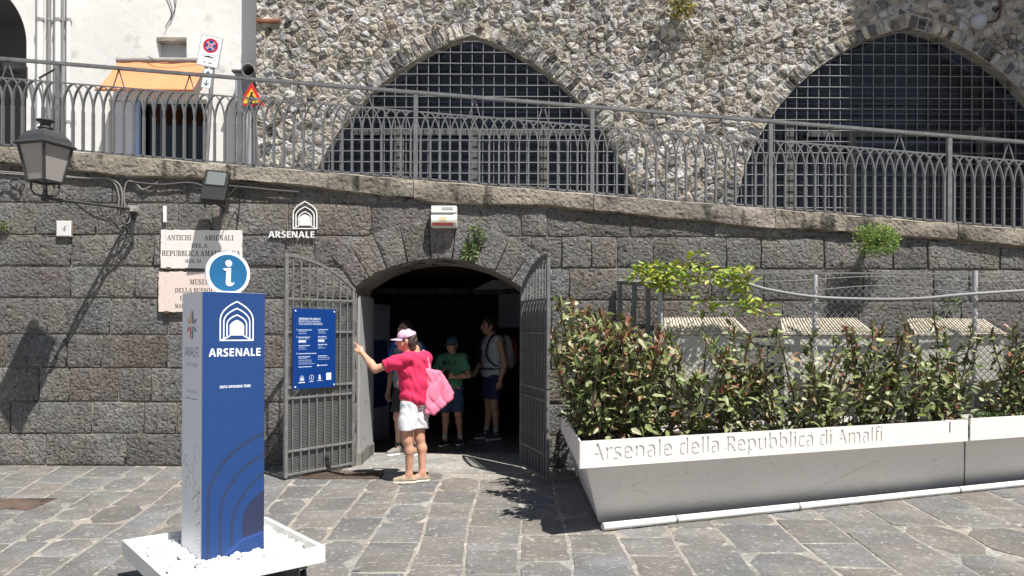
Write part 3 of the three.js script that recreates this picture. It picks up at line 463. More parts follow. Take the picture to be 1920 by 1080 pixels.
// ================================================================ FIXTURES ON THE LOWER WALL
const FB = await new FontLoader().loadAsync('fonts/droid/droid_sans_bold.typeface.json');
const FR = await new FontLoader().loadAsync('fonts/droid/droid_sans_regular.typeface.json');
function ogive(w, y0, ys, ya) { const s = new THREE.Shape(); s.moveTo(-w / 2, y0); s.lineTo(-w / 2, ys); s.bezierCurveTo(-w / 2, ys + (ya - ys) * .5, -w * .22, ya - (ya - ys) * .18, 0, ya); s.bezierCurveTo(w * .22, ya - (ya - ys) * .18, w / 2, ys + (ya - ys) * .5, w / 2, ys); s.lineTo(w / 2, y0); s.closePath(); return s; }
function band(w, y0, ys, ya, t) { const o = ogive(w, y0, ys, ya), i = ogive(w - 2 * t, y0 - .001, ys, ya - t * 1.15); const pts = [...o.getPoints(10).slice(0, -1)]; const oi = i.getPoints(10).slice(0, -1).reverse(); const s = new THREE.Shape(); const A = o.getPoints(10), B = i.getPoints(10); const a = A.slice(0, A.length - 1), b = B.slice(0, B.length - 1).reverse(); [...a, ...b].forEach((p, k) => k ? s.lineTo(p.x, p.y) : s.moveTo(p.x, p.y)); s.closePath(); return s; }
{
  const c0 = pix(573, 430, WALL), lw = .285, T = .016, lg = thing('arsenale_wall_sign', 'white cut-out arch emblem over white ARSENALE letters on the stone wall', 'sign', V3(c0.x, c0.y, -WALL + .014));
  mesh('emblem_arch', extr(band(lw, .0, .17, .325, .012), T), M.white, lg); mesh('emblem_arch', extr(band(lw * .78, .018, .15, .265, .012), T), M.white, lg); mesh('emblem_arch', extr(band(lw * .56, .034, .13, .208, .012), T), M.white, lg);
  mesh('emblem_door', extr(ogive(lw * .44, .04, .12, .172), T), M.white, lg); mesh('emblem_base', [bx(lw - .025, .012, T, 0, .006, T / 2), bar(V3(-lw * .45, .012, T / 2), V3(-lw * .24, .038, T / 2), .008, T * .9), bar(V3(lw * .45, .012, T / 2), V3(lw * .24, .038, T / 2), .008, T * .9)], M.white, lg);
  const word = 'ARSENALE', W = .545; let x = 0; const gl = []; for (const ch of word) { const g = new TextGeometry(ch, { font: FB, size: .074, depth: .02, curveSegments: 5, bevelEnabled: false }); g.computeBoundingBox(); const bb = g.boundingBox; g.translate(-bb.min.x + x, 0, 0); x += bb.max.x - bb.min.x + .014; gl.push(g); }
  const k = W / x; for (const g of gl) { g.scale(k, 1, 1); g.translate(pix(505, 446, WALL).x - c0.x, pix(505, 446, WALL).y - c0.y, 0); mesh('letter', g, M.white, lg); }
  mesh('standoff', [bx(.012, .012, .05, -lw * .4, .1, -.02), bx(.012, .012, .05, lw * .4, .1, -.02), bx(.012, .012, .05, 0, .1, -.02)], M.galv, lg);
}
{ // marble plaques
  const mk = (x0, y0, x1, y1, nm, label, lines, color, seed) => {
    const a = pix(x0, y1, WALL - .03), b = pix(x1, y0, WALL - .03), w = b.x - a.x, h = b.y - a.y, r = rngOf(seed), t = thing(nm, label, 'plaque', V3((a.x + b.x) / 2, (a.y + b.y) / 2, -WALL + .012), 0, 'marble plaques on the wall');
    const pts = []; const N = 22, n2 = 12; for (let i = 0; i < N; i++) pts.push([-w / 2 + w * i / N, -h / 2 + rr(-.004, .004, r)]); for (let i = 0; i < n2; i++) pts.push([w / 2 + rr(-.004, .004, r), -h / 2 + h * i / n2]); for (let i = 0; i < N; i++) pts.push([w / 2 - w * i / N, h / 2 + rr(-.006, .004, r)]); for (let i = 0; i < n2; i++) pts.push([-w / 2 + rr(-.004, .004, r), h / 2 - h * i / n2]);
    const tex = canvasTex(1024, Math.round(1024 * h / w), (c, W, H) => { c.fillStyle = color; c.fillRect(0, 0, W, H); for (let i = 0; i < 900; i++) { c.fillStyle = `rgba(${r() < .5 ? '120,105,85' : '255,255,250'},${rr(.02, .07, r)})`; c.beginPath(); c.arc(rr(0, W, r), rr(0, H, r), rr(2, 14, r), 0, 7); c.fill(); } for (const [sx] of seed === 5 ? [[.09], [.5]] : [[.06]]) { for (let i = 0; i < 60; i++) { c.fillStyle = 'rgba(170,110,55,.05)'; c.beginPath(); c.arc(W * sx + rr(-12, 14, r), rr(0, H, r) * rr(.3, 1, r), rr(3, 10, r), 0, 7); c.fill(); } } c.fillStyle = '#2b2724'; c.textAlign = 'center'; for (const [t, fx, fy, s, tw] of lines) { c.font = `bold ${s * H}px serif`; c.fillText(t, fx * W, fy * H, tw * W); } });
    tex.repeat.set(1 / w, 1 / h); tex.offset.set(.5, .5);
    mesh('marble_slab', extr(shapeOf(pts), .03, .003), std({ map: tex, roughness: .6 }), t);
    const rm = std({ color: lin(.10, .055, .035), roughness: .8 }); for (const sx of [-.4, .32]) mesh('iron_clamp', [rb(.05, .035, .02, sx * w, -h / 2 - .005, .035, .005), bx(.02, .03, .04, sx * w, -h / 2 - .015, .02)], rm, t);
  };
  mk(302, 432, 454, 503, 'marble_plaque', 'white marble plaque headed ANTICHI ARSENALI, upper of the two behind the totem', [['ANTICHI', .23, .27, .19, .3], ['ARSENALI', .72, .27, .19, .36], ['DEL A', .48, .46, .15, .2], ['REPUBBLICA AMALFITANA', .5, .68, .2, .97], ['MON. XI', .4, .86, .13, .2]], '#e4dfdb', 4);
  mk(298, 510, 452, 585, 'marble_plaque', 'pinkish marble plaque headed MUSEO, lower of the two behind the totem', [['MUSEO', .5, .32, .18, .24], ['DELLA BUSSOLA', .46, .52, .16, .52], ['E DEL DUCATO', .46, .71, .15, .4], ['MARINARO', .34, .9, .14, .28]], '#e0cfc6', 5);
  const a = pix(121, 429, WALL - .02), n = thing('house_number', 'small white ceramic house number tile reading 4', 'number tile', V3(a.x, a.y, -WALL + .012));
  mesh('tile_frame', rb(.185, .195, .02, 0, 0, .006, .004), std({ map: limeCol, color: lin(.42, .30, .26) }), n); mesh('tile', rb(.165, .175, .03, 0, 0, .012, .004), M.white, n);
  mesh('tile_face', new THREE.PlaneGeometry(.15, .16).translate(0, 0, .0285), std({ map: canvasTex(128, 136, (c, w, h) => { c.fillStyle = '#dcd9d8'; c.fillRect(0, 0, w, h); c.font = 'italic 74px serif'; c.fillStyle = '#26232a'; c.textAlign = 'center'; c.fillText('4', 64, 94); }), roughness: .3 }), n);
  const q = pix(310, 402, WALL - .02); tag(mesh('conduit_cover', rb(.035, .19, .03, q.x, q.y, -WALL + .03, .006), M.white), 'short white plastic conduit cover above the marble plaques', 'conduit');
}
{ // emergency light box over the arch
  const a = pix(831, 405, WALL - .16), b = thing('alarm_siren', 'white wall box with dark red strip above the keystone', 'alarm box', V3(a.x, a.y, -WALL + .01));
  const W = .295, H = .245, prof = new THREE.Shape(); prof.moveTo(0, -H / 2); prof.lineTo(.10, -H / 2); prof.quadraticCurveTo(.135, -H / 2 + .02, .14, -.04); prof.quadraticCurveTo(.135, .01, .115, .035); prof.lineTo(.13, .045); prof.lineTo(.125, H / 2); prof.lineTo(0, H / 2); prof.closePath();
  mesh('box_body', toCreasedNormals(extr(prof, W - .01, .004).rotateY(-Math.PI / 2).translate(W / 2, 0, 0), .6), std({ color: lin(.74, .73, .68), roughness: .4 }), b);
  mesh('red_strip', rb(W * .82, .04, .02, -.005, -.088, .128, .006), std({ color: lin(.20, .04, .025), roughness: .35 }), b);
  mesh('grey_slot', bx(W * .86, .034, .01, -.012, .024, .122), std({ color: lin(.18), roughness: .5 }), b); mesh('label_plate', rb(W * .42, .032, .006, .045, .09, .128, .002), std({ color: lin(.42, .43, .44) }), b); mesh('yellow_mark', rb(W * .28, .04, .004, -.005, -.03, .14, .001), std({ color: lin(.72, .62, .36) }), b);
}
{ // floodlight
  const a = pix(404, 350, 8.34), f = thing('floodlight', 'black tilted floodlight with pale glass on the wall above the plaques', 'floodlight', V3(a.x, a.y, -8.34));
  const h = mesh('lamp_housing', [rb(.27, .37, .07, 0, 0, 0, .012), ...[-.1, -.05, 0, .05, .1].map(x => bx(.008, .3, .03, x, 0, -.045))], M.blackPlastic, f); h.rotation.set(-.32, .1, -.045);
  mesh('lamp_glass', rb(.205, .165, .012, 0, .085, .033, .004), std({ color: lin(.14, .16, .16), roughness: .45 }), h); mesh('glass_frame', [bx(.24, .014, .016, 0, .175, .034), bx(.24, .014, .016, 0, -.003, .034), bx(.014, .19, .016, .112, .086, .034), bx(.014, .19, .016, -.112, .086, .034)], M.blackPlastic, h);
  mesh('bracket', [bar(V3(-.14, -.05, 0), V3(-.14, -.19, -.03), .012, .03), bar(V3(.14, -.05, 0), V3(.14, -.19, -.03), .012, .03), bar(V3(-.146, -.19, -.03), V3(.146, -.19, -.03), .012, .03), bar(V3(0, -.19, -.03), V3(0, -.2, -.27), .03, .012), bx(.1, .1, .012, 0, -.2, -.266)], M.iron, f);
  mesh('lead', tube([V3(.12, -.1, -.05), V3(.2, .02, -.15), V3(.17, -.3, -.24), V3(.1, -.6, -.265)], .007, 5), M.blackPlastic, f);
}
{ // cables under the coping
  const P = (l, dz = .03) => l.map(([x, y]) => pix(x, y, WALL - dz));
  const runs = [[[-40, 318], [60, 326], [150, 332], [205, 336], [217, 347], [223, 372], [222, 388]], [[-40, 322], [80, 330], [160, 334], [212, 337], [226, 350], [229, 378], [228, 390]], [[234, 390], [233, 360], [240, 340], [252, 342], [268, 355], [285, 348], [297, 341]], [[240, 340], [300, 346], [360, 343], [384, 352], [388, 372]], [[425, 348], [470, 352], [520, 357], [560, 360]]];
  runs.forEach((l, i) => tag(mesh('wall_cable', tube(P(l, .02 + .006 * i), i === 3 || i === 4 ? .010 : .009, 6, 50), i < 3 ? M.cable : std({ color: lin(.10, .095, .09) })), ['pale cable under the coping dropping to the lamp bracket', 'second pale cable beside it dropping to the lamp bracket', 'pale looped cable rising from the lamp bracket', 'dark cable running from the lamp bracket to the floodlight', 'dark cable running right from the floodlight'][i], 'cable', 'cables under the coping'));
}
{ // street lantern on a wrought bracket
  const LD = 7.66, c = pix(85, 300, LD), wallEnd = pix(248, 392, WALL - .02), o = V3(wallEnd.x, wallEnd.y, wallEnd.z), L = thing('wall_lantern', 'grey four sided street lantern with frosted panes on a scrolled wall bracket', 'street lamp', o);
  const lp = V3(c.x - o.x, 0, c.z - o.z), hy = y => pix(85, y, LD).y - o.y;
  const ring4 = (r0, y0, r1, y1) => { const g = new THREE.CylinderGeometry(r1, r0, y1 - y0, 4, 1, true); g.rotateY(.5); g.translate(lp.x, (y0 + y1) / 2, lp.z); return toCreasedNormals(g, .3); };
  const yb = hy(341), yt = hy(274), rT = .238, rB = .152;
  for (let k = 0; k < 4; k++) { const a = k * Math.PI / 2 + .5, b = a + Math.PI / 2, q = (r, t, y) => V3(lp.x + r * Math.sin(t), y, lp.z + r * Math.cos(t)); const g = new THREE.BufferGeometry().setFromPoints([q(rB * .97, a, yb), q(rB * .97, b, yb), q(rT * .97, b, yt), q(rB * .97, a, yb), q(rT * .97, b, yt), q(rT * .97, a, yt)]); g.computeVertexNormals(); mesh('pane', g, M.frost, L); mesh('pane_frame', [bar(q(rB, a, yb), q(rT, a, yt), .022), bar(q(rB, a, yb), q(rB, b, yb), .02), bar(q(rT, a, yt), q(rT, b, yt), .02)], M.lampIron, L); }
  const roof = [[.315, 0], [.318, .012], [.27, .03], [.245, .085], [.19, .135], [.10, .165], [.06, .175]]; const rg = []; for (let i = 0; i + 1 < roof.length; i++) rg.push(ring4(roof[i][0] * .9, yt + roof[i][1], roof[i + 1][0] * .9, yt + roof[i + 1][1])); rg.push(new THREE.CylinderGeometry(.284, .284, .004, 4).rotateY(.5).translate(lp.x, yt + .001, lp.z));
  mesh('roof', rg, M.lampIron, L);
  const cap = new THREE.LatheGeometry([[.055, 0], [.075, .02], [.05, .04], [.048, .075], [.085, .09], [.09, .1], [.05, .115], [.02, .13], [.022, .15], [.0, .165]].map(a => new THREE.Vector2(...a)), 20).translate(lp.x, yt + .165, lp.z); mesh('finial', cap, M.lampIron, L);
  mesh('bulb', new THREE.SphereGeometry(.05, 12, 10).translate(lp.x, yb + .16, lp.z), std({ color: lin(.7), roughness: .4 }), L);
  const ys = hy(366); mesh('stem', [rod(V3(lp.x, ys - .06, lp.z), V3(lp.x, yb, lp.z), .03, .016), cyl(.04, .04, .05, lp.x, ys - .05, lp.z, 12)], M.lampIron, L);
  for (let k = 0; k < 4; k++) { const a = k * Math.PI / 2 + .5, q = (r, y) => V3(lp.x + r * Math.sin(a), y, lp.z + r * Math.cos(a)); mesh('cradle_arm', tube([q(.02, ys - .005), q(.08, ys + .0), q(.12, ys + .04), q(.125, yb - .02), q(.15, yb)], .010, 6), M.lampIron, L); }
  const E = V3(lp.x, ys - .03, lp.z), dir = E.clone().normalize(); mesh('bracket_arm', [rod(V3(0, 0, 0), E, .017, .014)], M.lampIron, L);
  mesh('wall_plate', [rb(.06, .09, .03, .01, .0, .0, .004), rb(.035, .42, .016, -.0, -.2, .0, .004)], M.iron, L); mesh('wall_clamp', rb(.1, .07, .05, .02, .0, .02, .006), std({ map: limeCol, color: lin(.55, .53, .5) }), L);
  const len = E.length(), sp = (s, y) => V3(dir.x * s, y, dir.z * s);
  const spiral = (s, y, r, t0, n, sg) => { const p = []; for (let i = 0; i <= 18; i++) { const t = i / 18, a = t0 + sg * t * n * Math.PI * 2, q = r * (1 - t * .8); p.push(sp(s + q * Math.cos(a), y + q * Math.sin(a))); } return tube(p, .0095, 5, 36); };
  const scr = [[.10, -.12, .09, 1.4, 1.3, 1], [.22, -.10, .075, 0, 1.2, -1], [.12, -.27, .075, 3, 1.2, -1], [.05, -.36, .045, 1, 1, 1], [.34, -.09, .07, 2.4, 1.1, 1], [.46, -.10, .06, .4, 1.2, -1], [.58, -.07, .05, 2.6, 1.1, 1], [.74, -.055, .05, .3, 1.2, -1], [.86, -.045, .04, 2.5, 1, 1], [.28, -.17, .045, .4, 1, 1]];
  const scrollMat = std({ map: steelCol, color: lin(.16, .16, .16), roughness: .6, metalness: .2 }); for (const q of scr) mesh('scroll', spiral(...q), scrollMat, L);
  mesh('scroll_spine', [tube([sp(.0, -.40), sp(.12, -.30), sp(.24, -.19), sp(.36, -.17), sp(.48, -.16), sp(.62, -.09), sp(.74, -.02), sp(.8, -.01)], .010, 6), tube([sp(.1, -.02), sp(.2, -.16), sp(.32, -.15), sp(.42, -.04)], .007, 5)], M.iron, L);
  const wr = pix(28, 345, WALL - .05), w = thing('iron_scroll', 'small black iron scroll fixed to the wall behind the lantern', 'ironwork', wr); const pp = []; for (let i = 0; i <= 20; i++) { const t = i / 20, a = -1 + t * 7.5, q = .085 * (1 - t * .75); pp.push(V3(q * Math.cos(a), q * Math.sin(a), 0)); } mesh('scroll', [tube(pp, .008, 5, 40), tube([V3(.046, -.07, 0), V3(-.02, -.02, 0), V3(-.1, .02, 0), V3(-.2, .0, 0)], .008, 5)], M.iron, w); mesh('scroll_fixing', rod(V3(.085, 0, 0), V3(.085, 0, -.06), .008), M.iron, w);
}
// ================================================================ GATES
function gateLeaf(name, label, hinge, turn, mat, seed, mz = .02) {
  const G = thing(name, label, 'gate', hinge, turn, 'gate leaves of the doorway'), W = .95, r = rngOf(seed);
  const top = s => AC.y + Math.sqrt(AC.ri ** 2 - (.955 - clamp(s, 0, .955)) ** 2) - .03;
  mesh('hinge_stile', uvWorld(rb(.038, top(0) - .03, .035, .02, (top(0) + .03) / 2, 0, .003), 2), mat, G); mesh('lock_stile', uvWorld(rb(.038, top(W) - .02, .035, W - .02, (top(W) + .03) / 2, 0, .003), 2), mat, G);
  const tp = []; for (let i = 0; i < 10; i++) { const a = i / 10 * W, b = (i + 1) / 10 * W; tp.push(bar(V3(a, top(a), 0), V3(b + .004, top(b), 0), .03, .03)); } mesh('curved_top', tp, mat, G);
  for (const y of [.05, .30, .86, .97, 1.56, 1.92]) mesh('cross_rail', uvWorld(rb(W - .05, .024, .024, W / 2, y + rr(-.004, .004, r), .0, .003), 2), mat, G);
  for (let k = 1; k < 9; k++) { const s = k / 9 * W; mesh('bar', uvWorld(bx(.014, top(s) - .05, .014, s, (top(s) + .05) / 2, 0), 2), mat, G); }
  const wm = []; for (let y = .06; y < 1.9; y += .0165) wm.push(bx(W - .06, .0046, .004, W / 2, y, mz)); for (let s = .03; s < W - .02; s += .0165) wm.push(bx(.004, 1.86, .004, s, .98, mz + .0036)); mesh('wire_mesh', wm, mat, G).userData.kind = 'stuff';
  mesh('hinge', [cyl(.018, .018, .09, -.01, .3, 0, 10), cyl(.018, .018, .09, -.01, 1.7, 0, 10)], mat, G); mesh('drop_bolt', [rod(V3(W - .05, .03, .03), V3(W - .05, .55, .03), .008)], mat, G);
  return G;
}
const GL = gateLeaf('gate_leaf', 'open grey mesh gate leaf carrying the blue notice board', D(-1.82, 0, 8.56), Math.atan2(-.795, -.607), M.galv, 1);
gateLeaf('gate_leaf', 'open grey mesh gate leaf beside the planter, without a board', D(.11, 0, 8.56), Math.atan2(-.9595, .2816), std({ map: steelCol, color: lin(.25, .25, .245), roughness: .65, metalness: .2 }), 2, -.022);
function logoCanvas(c, x, y, w, lwk = 1) { // x,y = bottom centre
  const og = (W, y0, ys, ya) => { c.beginPath(); c.moveTo(x - W / 2, y - y0); c.lineTo(x - W / 2, y - ys); c.bezierCurveTo(x - W / 2, y - ys - (ya - ys) * .5, x - W * .22, y - ya + (ya - ys) * .18, x, y - ya); c.bezierCurveTo(x + W * .22, y - ya + (ya - ys) * .18, x + W / 2, y - ys - (ya - ys) * .5, x + W / 2, y - ys); c.lineTo(x + W / 2, y - y0); };
  c.strokeStyle = c.fillStyle = '#f4f6fa'; c.lineWidth = w * .038 * lwk; og(w * .96, 0, .58 * w, 1.13 * w); c.closePath(); c.stroke(); og(w * .76, .06 * w, .53 * w, .93 * w); c.stroke(); og(w * .57, .11 * w, .46 * w, .74 * w); c.stroke(); og(w * .42, .14 * w, .40 * w, .60 * w); c.closePath(); c.fill(); c.beginPath(); c.moveTo(x - w * .46, y); c.lineTo(x - w * .2, y - w * .13); c.moveTo(x + w * .46, y); c.lineTo(x + w * .2, y - w * .13); c.stroke();
}
{ // blue notice board
  const tex = canvasTex(684, 1038, (c, w, h) => {
    c.fillStyle = '#0c3a80'; c.fillRect(0, 0, w, h); c.fillStyle = '#eef2f8'; c.textAlign = 'left'; const T = (t, x, y, s, b = '', mw) => { c.font = `${b} ${s}px sans-serif`; c.fillText(t, x * w, y * h, mw ? mw * w : undefined); };
    T('ARSENALE DI AMALFI', .12, .135, 34, 'bold', .62); T('MUSEO DELLA BUSSOLA', .12, .168, 32, '', .66); T('E DEL DUCATO MARINARO', .12, .20, 32, '', .70);
    const col = (x, y, n, W) => { for (let i = 0; i < n.length; i++) { c.fillStyle = '#e6ecf5'; const lw = W * n[i]; let q = x * w; const e = q + lw * w; const rg = rngOf(Math.round(x * 100 + y * 1000 + i)); while (q < e) { const l = rr(6, 22, rg); c.globalAlpha = i === 0 ? .95 : .75; c.fillRect(q, (y + i * .0225) * h, Math.min(l, e - q), i === 0 ? 11 : 8); q += l + 5; } } c.globalAlpha = 1; };
    col(.12, .26, [1, .6, .62], .3); col(.57, .255, [1, .66, .8], .24); col(.12, .35, [1, .9, .7, .7], .26); col(.57, .345, [1, 1.1, .7, .8], .2); c.fillStyle = '#f4f6fa'; c.fillRect(.12 * w, .395 * h, .16 * w, .022 * h); c.fillRect(.57 * w, .388 * h, .15 * w, .022 * h); col(.12, .455, [1, .6, .7], .25); col(.57, .445, [1, .5, .8], .22); col(.12, .555, [1], .41); col(.12, .595, [.7, .55, .8, .8, 1], .38); col(.57, .59, [.8, 1, 1], .28); col(.12, .72, [1], .3); col(.6, .71, [1], .2); c.beginPath(); c.arc(.57 * w, .715 * h, 13, 0, 7); c.fill();
    for (const y of [.262, .352, .557]) { c.strokeStyle = '#dfe6f2'; c.lineWidth = 3; c.beginPath(); c.arc(.085 * w, y * h, 9, 0, 7); c.stroke(); }
    logoCanvas(c, .2 * w, .9 * h, 62, 1.4); c.strokeStyle = '#eef2f8'; c.lineWidth = 5; c.beginPath(); c.arc(.42 * w, .865 * h, 34, 0, 7); c.stroke(); c.font = 'bold 46px serif'; c.textAlign = 'center'; c.fillText('i', .42 * w, .88 * h); c.beginPath(); c.arc(.61 * w, .845 * h, 14, 0, 7); c.fill(); c.fillRect(.585 * w, .86 * h, 36, 34); c.fillRect(.12 * w, .915 * h, .15 * w, 10); c.fillRect(.36 * w, .912 * h, .11 * w, 6); c.fillRect(.55 * w, .905 * h, .13 * w, 6); c.fillStyle = '#f4f7fb'; c.fillRect(.77 * w, .815 * h, .12 * w, .09 * h);
  });
  const s = .585, gp = GL.position, t = GL.rotation.y, p = V3(gp.x + Math.cos(t) * s, 1.385, gp.z - Math.sin(t) * s).add(V3(-Math.sin(t), 0, -Math.cos(t)).multiplyScalar(.035));
  const b = thing('notice_board', 'blue visitor notice board with white text hung on the left gate', 'notice board', p, t + Math.PI);
  mesh('board', rb(.57, .865, .008, 0, 0, 0, .003), std({ color: lin(.006, .042, .2), roughness: .35 }), b); mesh('printed_face', new THREE.PlaneGeometry(.566, .86).translate(0, 0, .0052), std({ map: tex, roughness: .35 }), b);
  for (const x of [-1, 1]) for (const y of [-1, 1]) mesh('screw', new THREE.CylinderGeometry(.009, .009, .008, 10).rotateX(Math.PI / 2).translate(x * .258, y * .405, .008), M.white, b);
}
// ================================================================ INFO TOTEM
{
  const T = thing('info_totem', 'blue and white information totem on a white wheeled tray of pebbles', 'information totem', D(-1.815, 0, 4.665), 40 * Math.PI / 180), W = .38, B = .22, H = 1.6;
  mesh('column', rb(W, H, W, 0, B + H / 2, 0, .004), std({ map: paintCol, color: lin(.66, .67, .72), roughness: .45 }), T);
  const front = canvasTex(456, 1920, (c, w, h) => {
    c.fillStyle = '#1d4179'; c.fillRect(0, 0, w, h); const X = f => f * w, Y = f => f * h;
    c.strokeStyle = '#29395e'; c.lineWidth = 26; const arcs = [[.10, .545, 1.0], [.29, .625, 1.0], [.47, .70, .968]]; for (const [x, y, b] of arcs) { c.beginPath(); c.moveTo(X(x), Y(b)); c.lineTo(X(x), Y(y + .24 - x * .1)); c.bezierCurveTo(X(x), Y(y + .12), X(x + (1 - x) * .5), Y(y + .035), X(1.02), Y(y)); c.stroke(); }
    c.fillStyle = '#2b3350'; c.beginPath(); c.moveTo(X(.64), Y(.945)); c.lineTo(X(.64), Y(.885)); c.bezierCurveTo(X(.64), Y(.825), X(.8), Y(.79), X(1.01), Y(.77)); c.lineTo(X(1.01), Y(.93)); c.closePath(); c.fill(); c.lineWidth = 20; c.strokeStyle = '#2d4a8e'; c.beginPath(); c.moveTo(X(.36), Y(1)); c.lineTo(X(.64), Y(.948)); c.lineTo(X(1.01), Y(.932)); c.stroke();
    logoCanvas(c, X(.54), Y(.182), X(.55)); c.fillStyle = '#f5f7fb'; c.textAlign = 'center'; c.font = 'bold 80px sans-serif'; c.fillText('ARSENALE', X(.52), Y(.243), X(.84)); c.font = 'bold 26px sans-serif'; c.fillText('INFO OPENING TIME', X(.52), Y(.363), X(.5));
  });
  mesh('front_panel', new THREE.PlaneGeometry(W - .002, H - .002).translate(0, B + H / 2, W / 2 + .002), std({ map: front, roughness: .38 }), T);
  const side = canvasTex(456, 1920, (c, w, h) => {
    c.fillStyle = '#dcdee4'; c.fillRect(0, 0, w, h); const X = f => f * w, Y = f => f * h; const cx = X(.5), cy = Y(.125);
    const pet = [['#d9962f', -1, -1], ['#1f5068', 1, -1], ['#c9384a', -1, 1], ['#2f7f86', 1, 1]]; for (const [col, sx, sy] of pet) { c.fillStyle = col; c.beginPath(); c.moveTo(cx + sx * 6, cy + sy * 6); c.lineTo(cx + sx * 6, cy + sy * 110); c.bezierCurveTo(cx + sx * 50, cy + sy * 100, cx + sx * 50, cy + sy * 40, cx + sx * 34, cy + sy * 22); c.closePath(); c.fill(); c.beginPath(); c.moveTo(cx + sx * 30, cy + sy * 8); c.bezierCurveTo(cx + sx * 60, cy + sy * 10, cx + sx * 100, cy + sy * 14, cx + sx * 112, cy + sy * 50); c.bezierCurveTo(cx + sx * 80, cy + sy * 50, cx + sx * 56, cy + sy * 34, cx + sx * 30, cy + sy * 8); c.fill(); }
    c.fillStyle = '#3f4350'; c.textAlign = 'center'; c.font = '100px sans-serif'; c.fillText('AMALFI', cx, Y(.245), X(.74)); c.font = '38px sans-serif'; c.fillStyle = '#6b6f7c'; c.fillText('TOURIST BOARD', cx, Y(.283), X(.72)); c.font = '36px sans-serif'; c.fillText('visitamalfi.info', cx, Y(.385), X(.62)); for (let i = 0; i < 9; i++) c.fillRect(X(.2) + i * 31, Y(.404), 18 + (i * 7) % 9, 9);
    const r = rngOf(3); c.lineWidth = 3; c.strokeStyle = '#8e919c'; for (let i = 0; i < 16; i++) { c.beginPath(); for (let k = 0; k <= 20; k++) { const x = X(-.05 + k * .055), y = Y(.75 + i * .0145) + 130 * Math.sin(k * .13 + i * .02) * (k / 20) * 1.6 + 8 * Math.sin(k + i); k ? c.lineTo(x, y) : c.moveTo(x, y); } c.stroke(); }
    for (let i = 0; i < 13; i++) { let x = X(.1 + .85 * r()), y = Y(.58 + .15 * r()); c.strokeStyle = i % 4 ? '#9a8f96' : '#6b6470'; c.beginPath(); c.moveTo(x, y); for (let k = 0; k < 7; k++) { const nx = x + rr(-50, 50, r), ny = y + rr(-10, 60, r); c.quadraticCurveTo(x + rr(-50, 50, r), y + rr(-30, 30, r), nx, ny); x = nx; y = ny; } c.stroke(); }
    c.strokeStyle = '#34323a'; c.lineWidth = 6; c.beginPath(); c.moveTo(X(.55), Y(.79)); c.lineTo(X(.95), Y(.745)); c.moveTo(X(.8), Y(.77)); c.lineTo(X(.86), Y(.82)); c.moveTo(X(.7), Y(.835)); c.lineTo(X(.96), Y(.80)); c.moveTo(X(.78), Y(.88)); c.lineTo(X(.95), Y(.86)); c.stroke();
  });
  mesh('side_panel', new THREE.PlaneGeometry(W - .002, H - .002).rotateY(-Math.PI / 2).translate(-W / 2 - .002, B + H / 2, 0), std({ map: side, roughness: .4 }), T);
  // round i sign
  const sg = mesh('round_sign', new THREE.CylinderGeometry(.138, .138, .02, 48).rotateX(Math.PI / 2).translate(.0, 0, 0), M.white, T); sg.position.set(.025, B + H + .128, 0);
  mesh('blue_disc', new THREE.CylinderGeometry(.117, .117, .004, 48).rotateX(Math.PI / 2).translate(0, 0, .0115), std({ color: lin(.012, .115, .26), roughness: .35 }), sg);
  const iS = []; const dot = new THREE.Shape(); dot.absarc(0, .062, .021, 0, Math.PI * 2); iS.push(extr(dot, .004, 0, 12)); const st = new THREE.Shape(); st.moveTo(-.036, .026); st.quadraticCurveTo(-.01, .034, .014, .034); st.lineTo(.012, -.052); st.quadraticCurveTo(.014, -.066, .036, -.056); st.quadraticCurveTo(.03, -.08, .004, -.082); st.quadraticCurveTo(-.018, -.08, -.018, -.056); st.lineTo(-.014, .014); st.quadraticCurveTo(-.024, .012, -.036, .026); iS.push(extr(st, .004, 0, 8)); const im = mesh('letter_i', merge(iS).translate(0, 0, .0138), M.white, sg);
  mesh('sign_foot', rb(.12, .02, .05, .025, B + H + .004, 0, .004), M.white, T);
  // tray
  const S = .94, y0 = .15, y1 = .25; mesh('tray_floor', rb(S - .02, .012, S - .02, 0, y0 + .012, 0, .003), M.whitePaint, T);
  for (const [w, d, x, z] of [[S, .03, 0, S / 2 - .015], [S, .03, 0, -S / 2 + .015], [.03, S - .06, S / 2 - .015, 0], [.03, S - .06, -S / 2 + .015, 0]]) mesh('tray_side', rb(w, y1 - y0, d, x, (y0 + y1) / 2, z, .004), M.whitePaint, T);
  mesh('chassis', [bx(S - .2, .03, .06, 0, .132, S / 2 - .14), bx(S - .2, .03, .06, 0, .132, -S / 2 + .14), bx(.06, .03, S - .34, S / 2 - .14, .132, 0), bx(.06, .03, S - .34, -S / 2 + .14, .132, 0)], M.blackPlastic, T);
  for (const sx of [-1, 1]) for (const sz of [-1, 1]) { const c = mesh('caster', [new THREE.CylinderGeometry(.045, .045, .03, 18).rotateZ(Math.PI / 2)], M.blackPlastic, T); c.position.set(sx * .36, .047, sz * .36); mesh('caster_fork', [bx(.008, .07, .05, .022, .03, 0), bx(.008, .07, .05, -.022, .03, 0), bx(.06, .008, .06, 0, .066, 0)], M.galv, c); }
  // pebbles
  const r = rngOf(55), N = 1500, ico = new THREE.IcosahedronGeometry(1, 1), im2 = new THREE.InstancedMesh(ico, std({ color: lin(.80, .80, .78), roughness: .7 }), N), m4 = new THREE.Matrix4(), q = new THREE.Quaternion(), e = new THREE.Euler(); let n = 0;
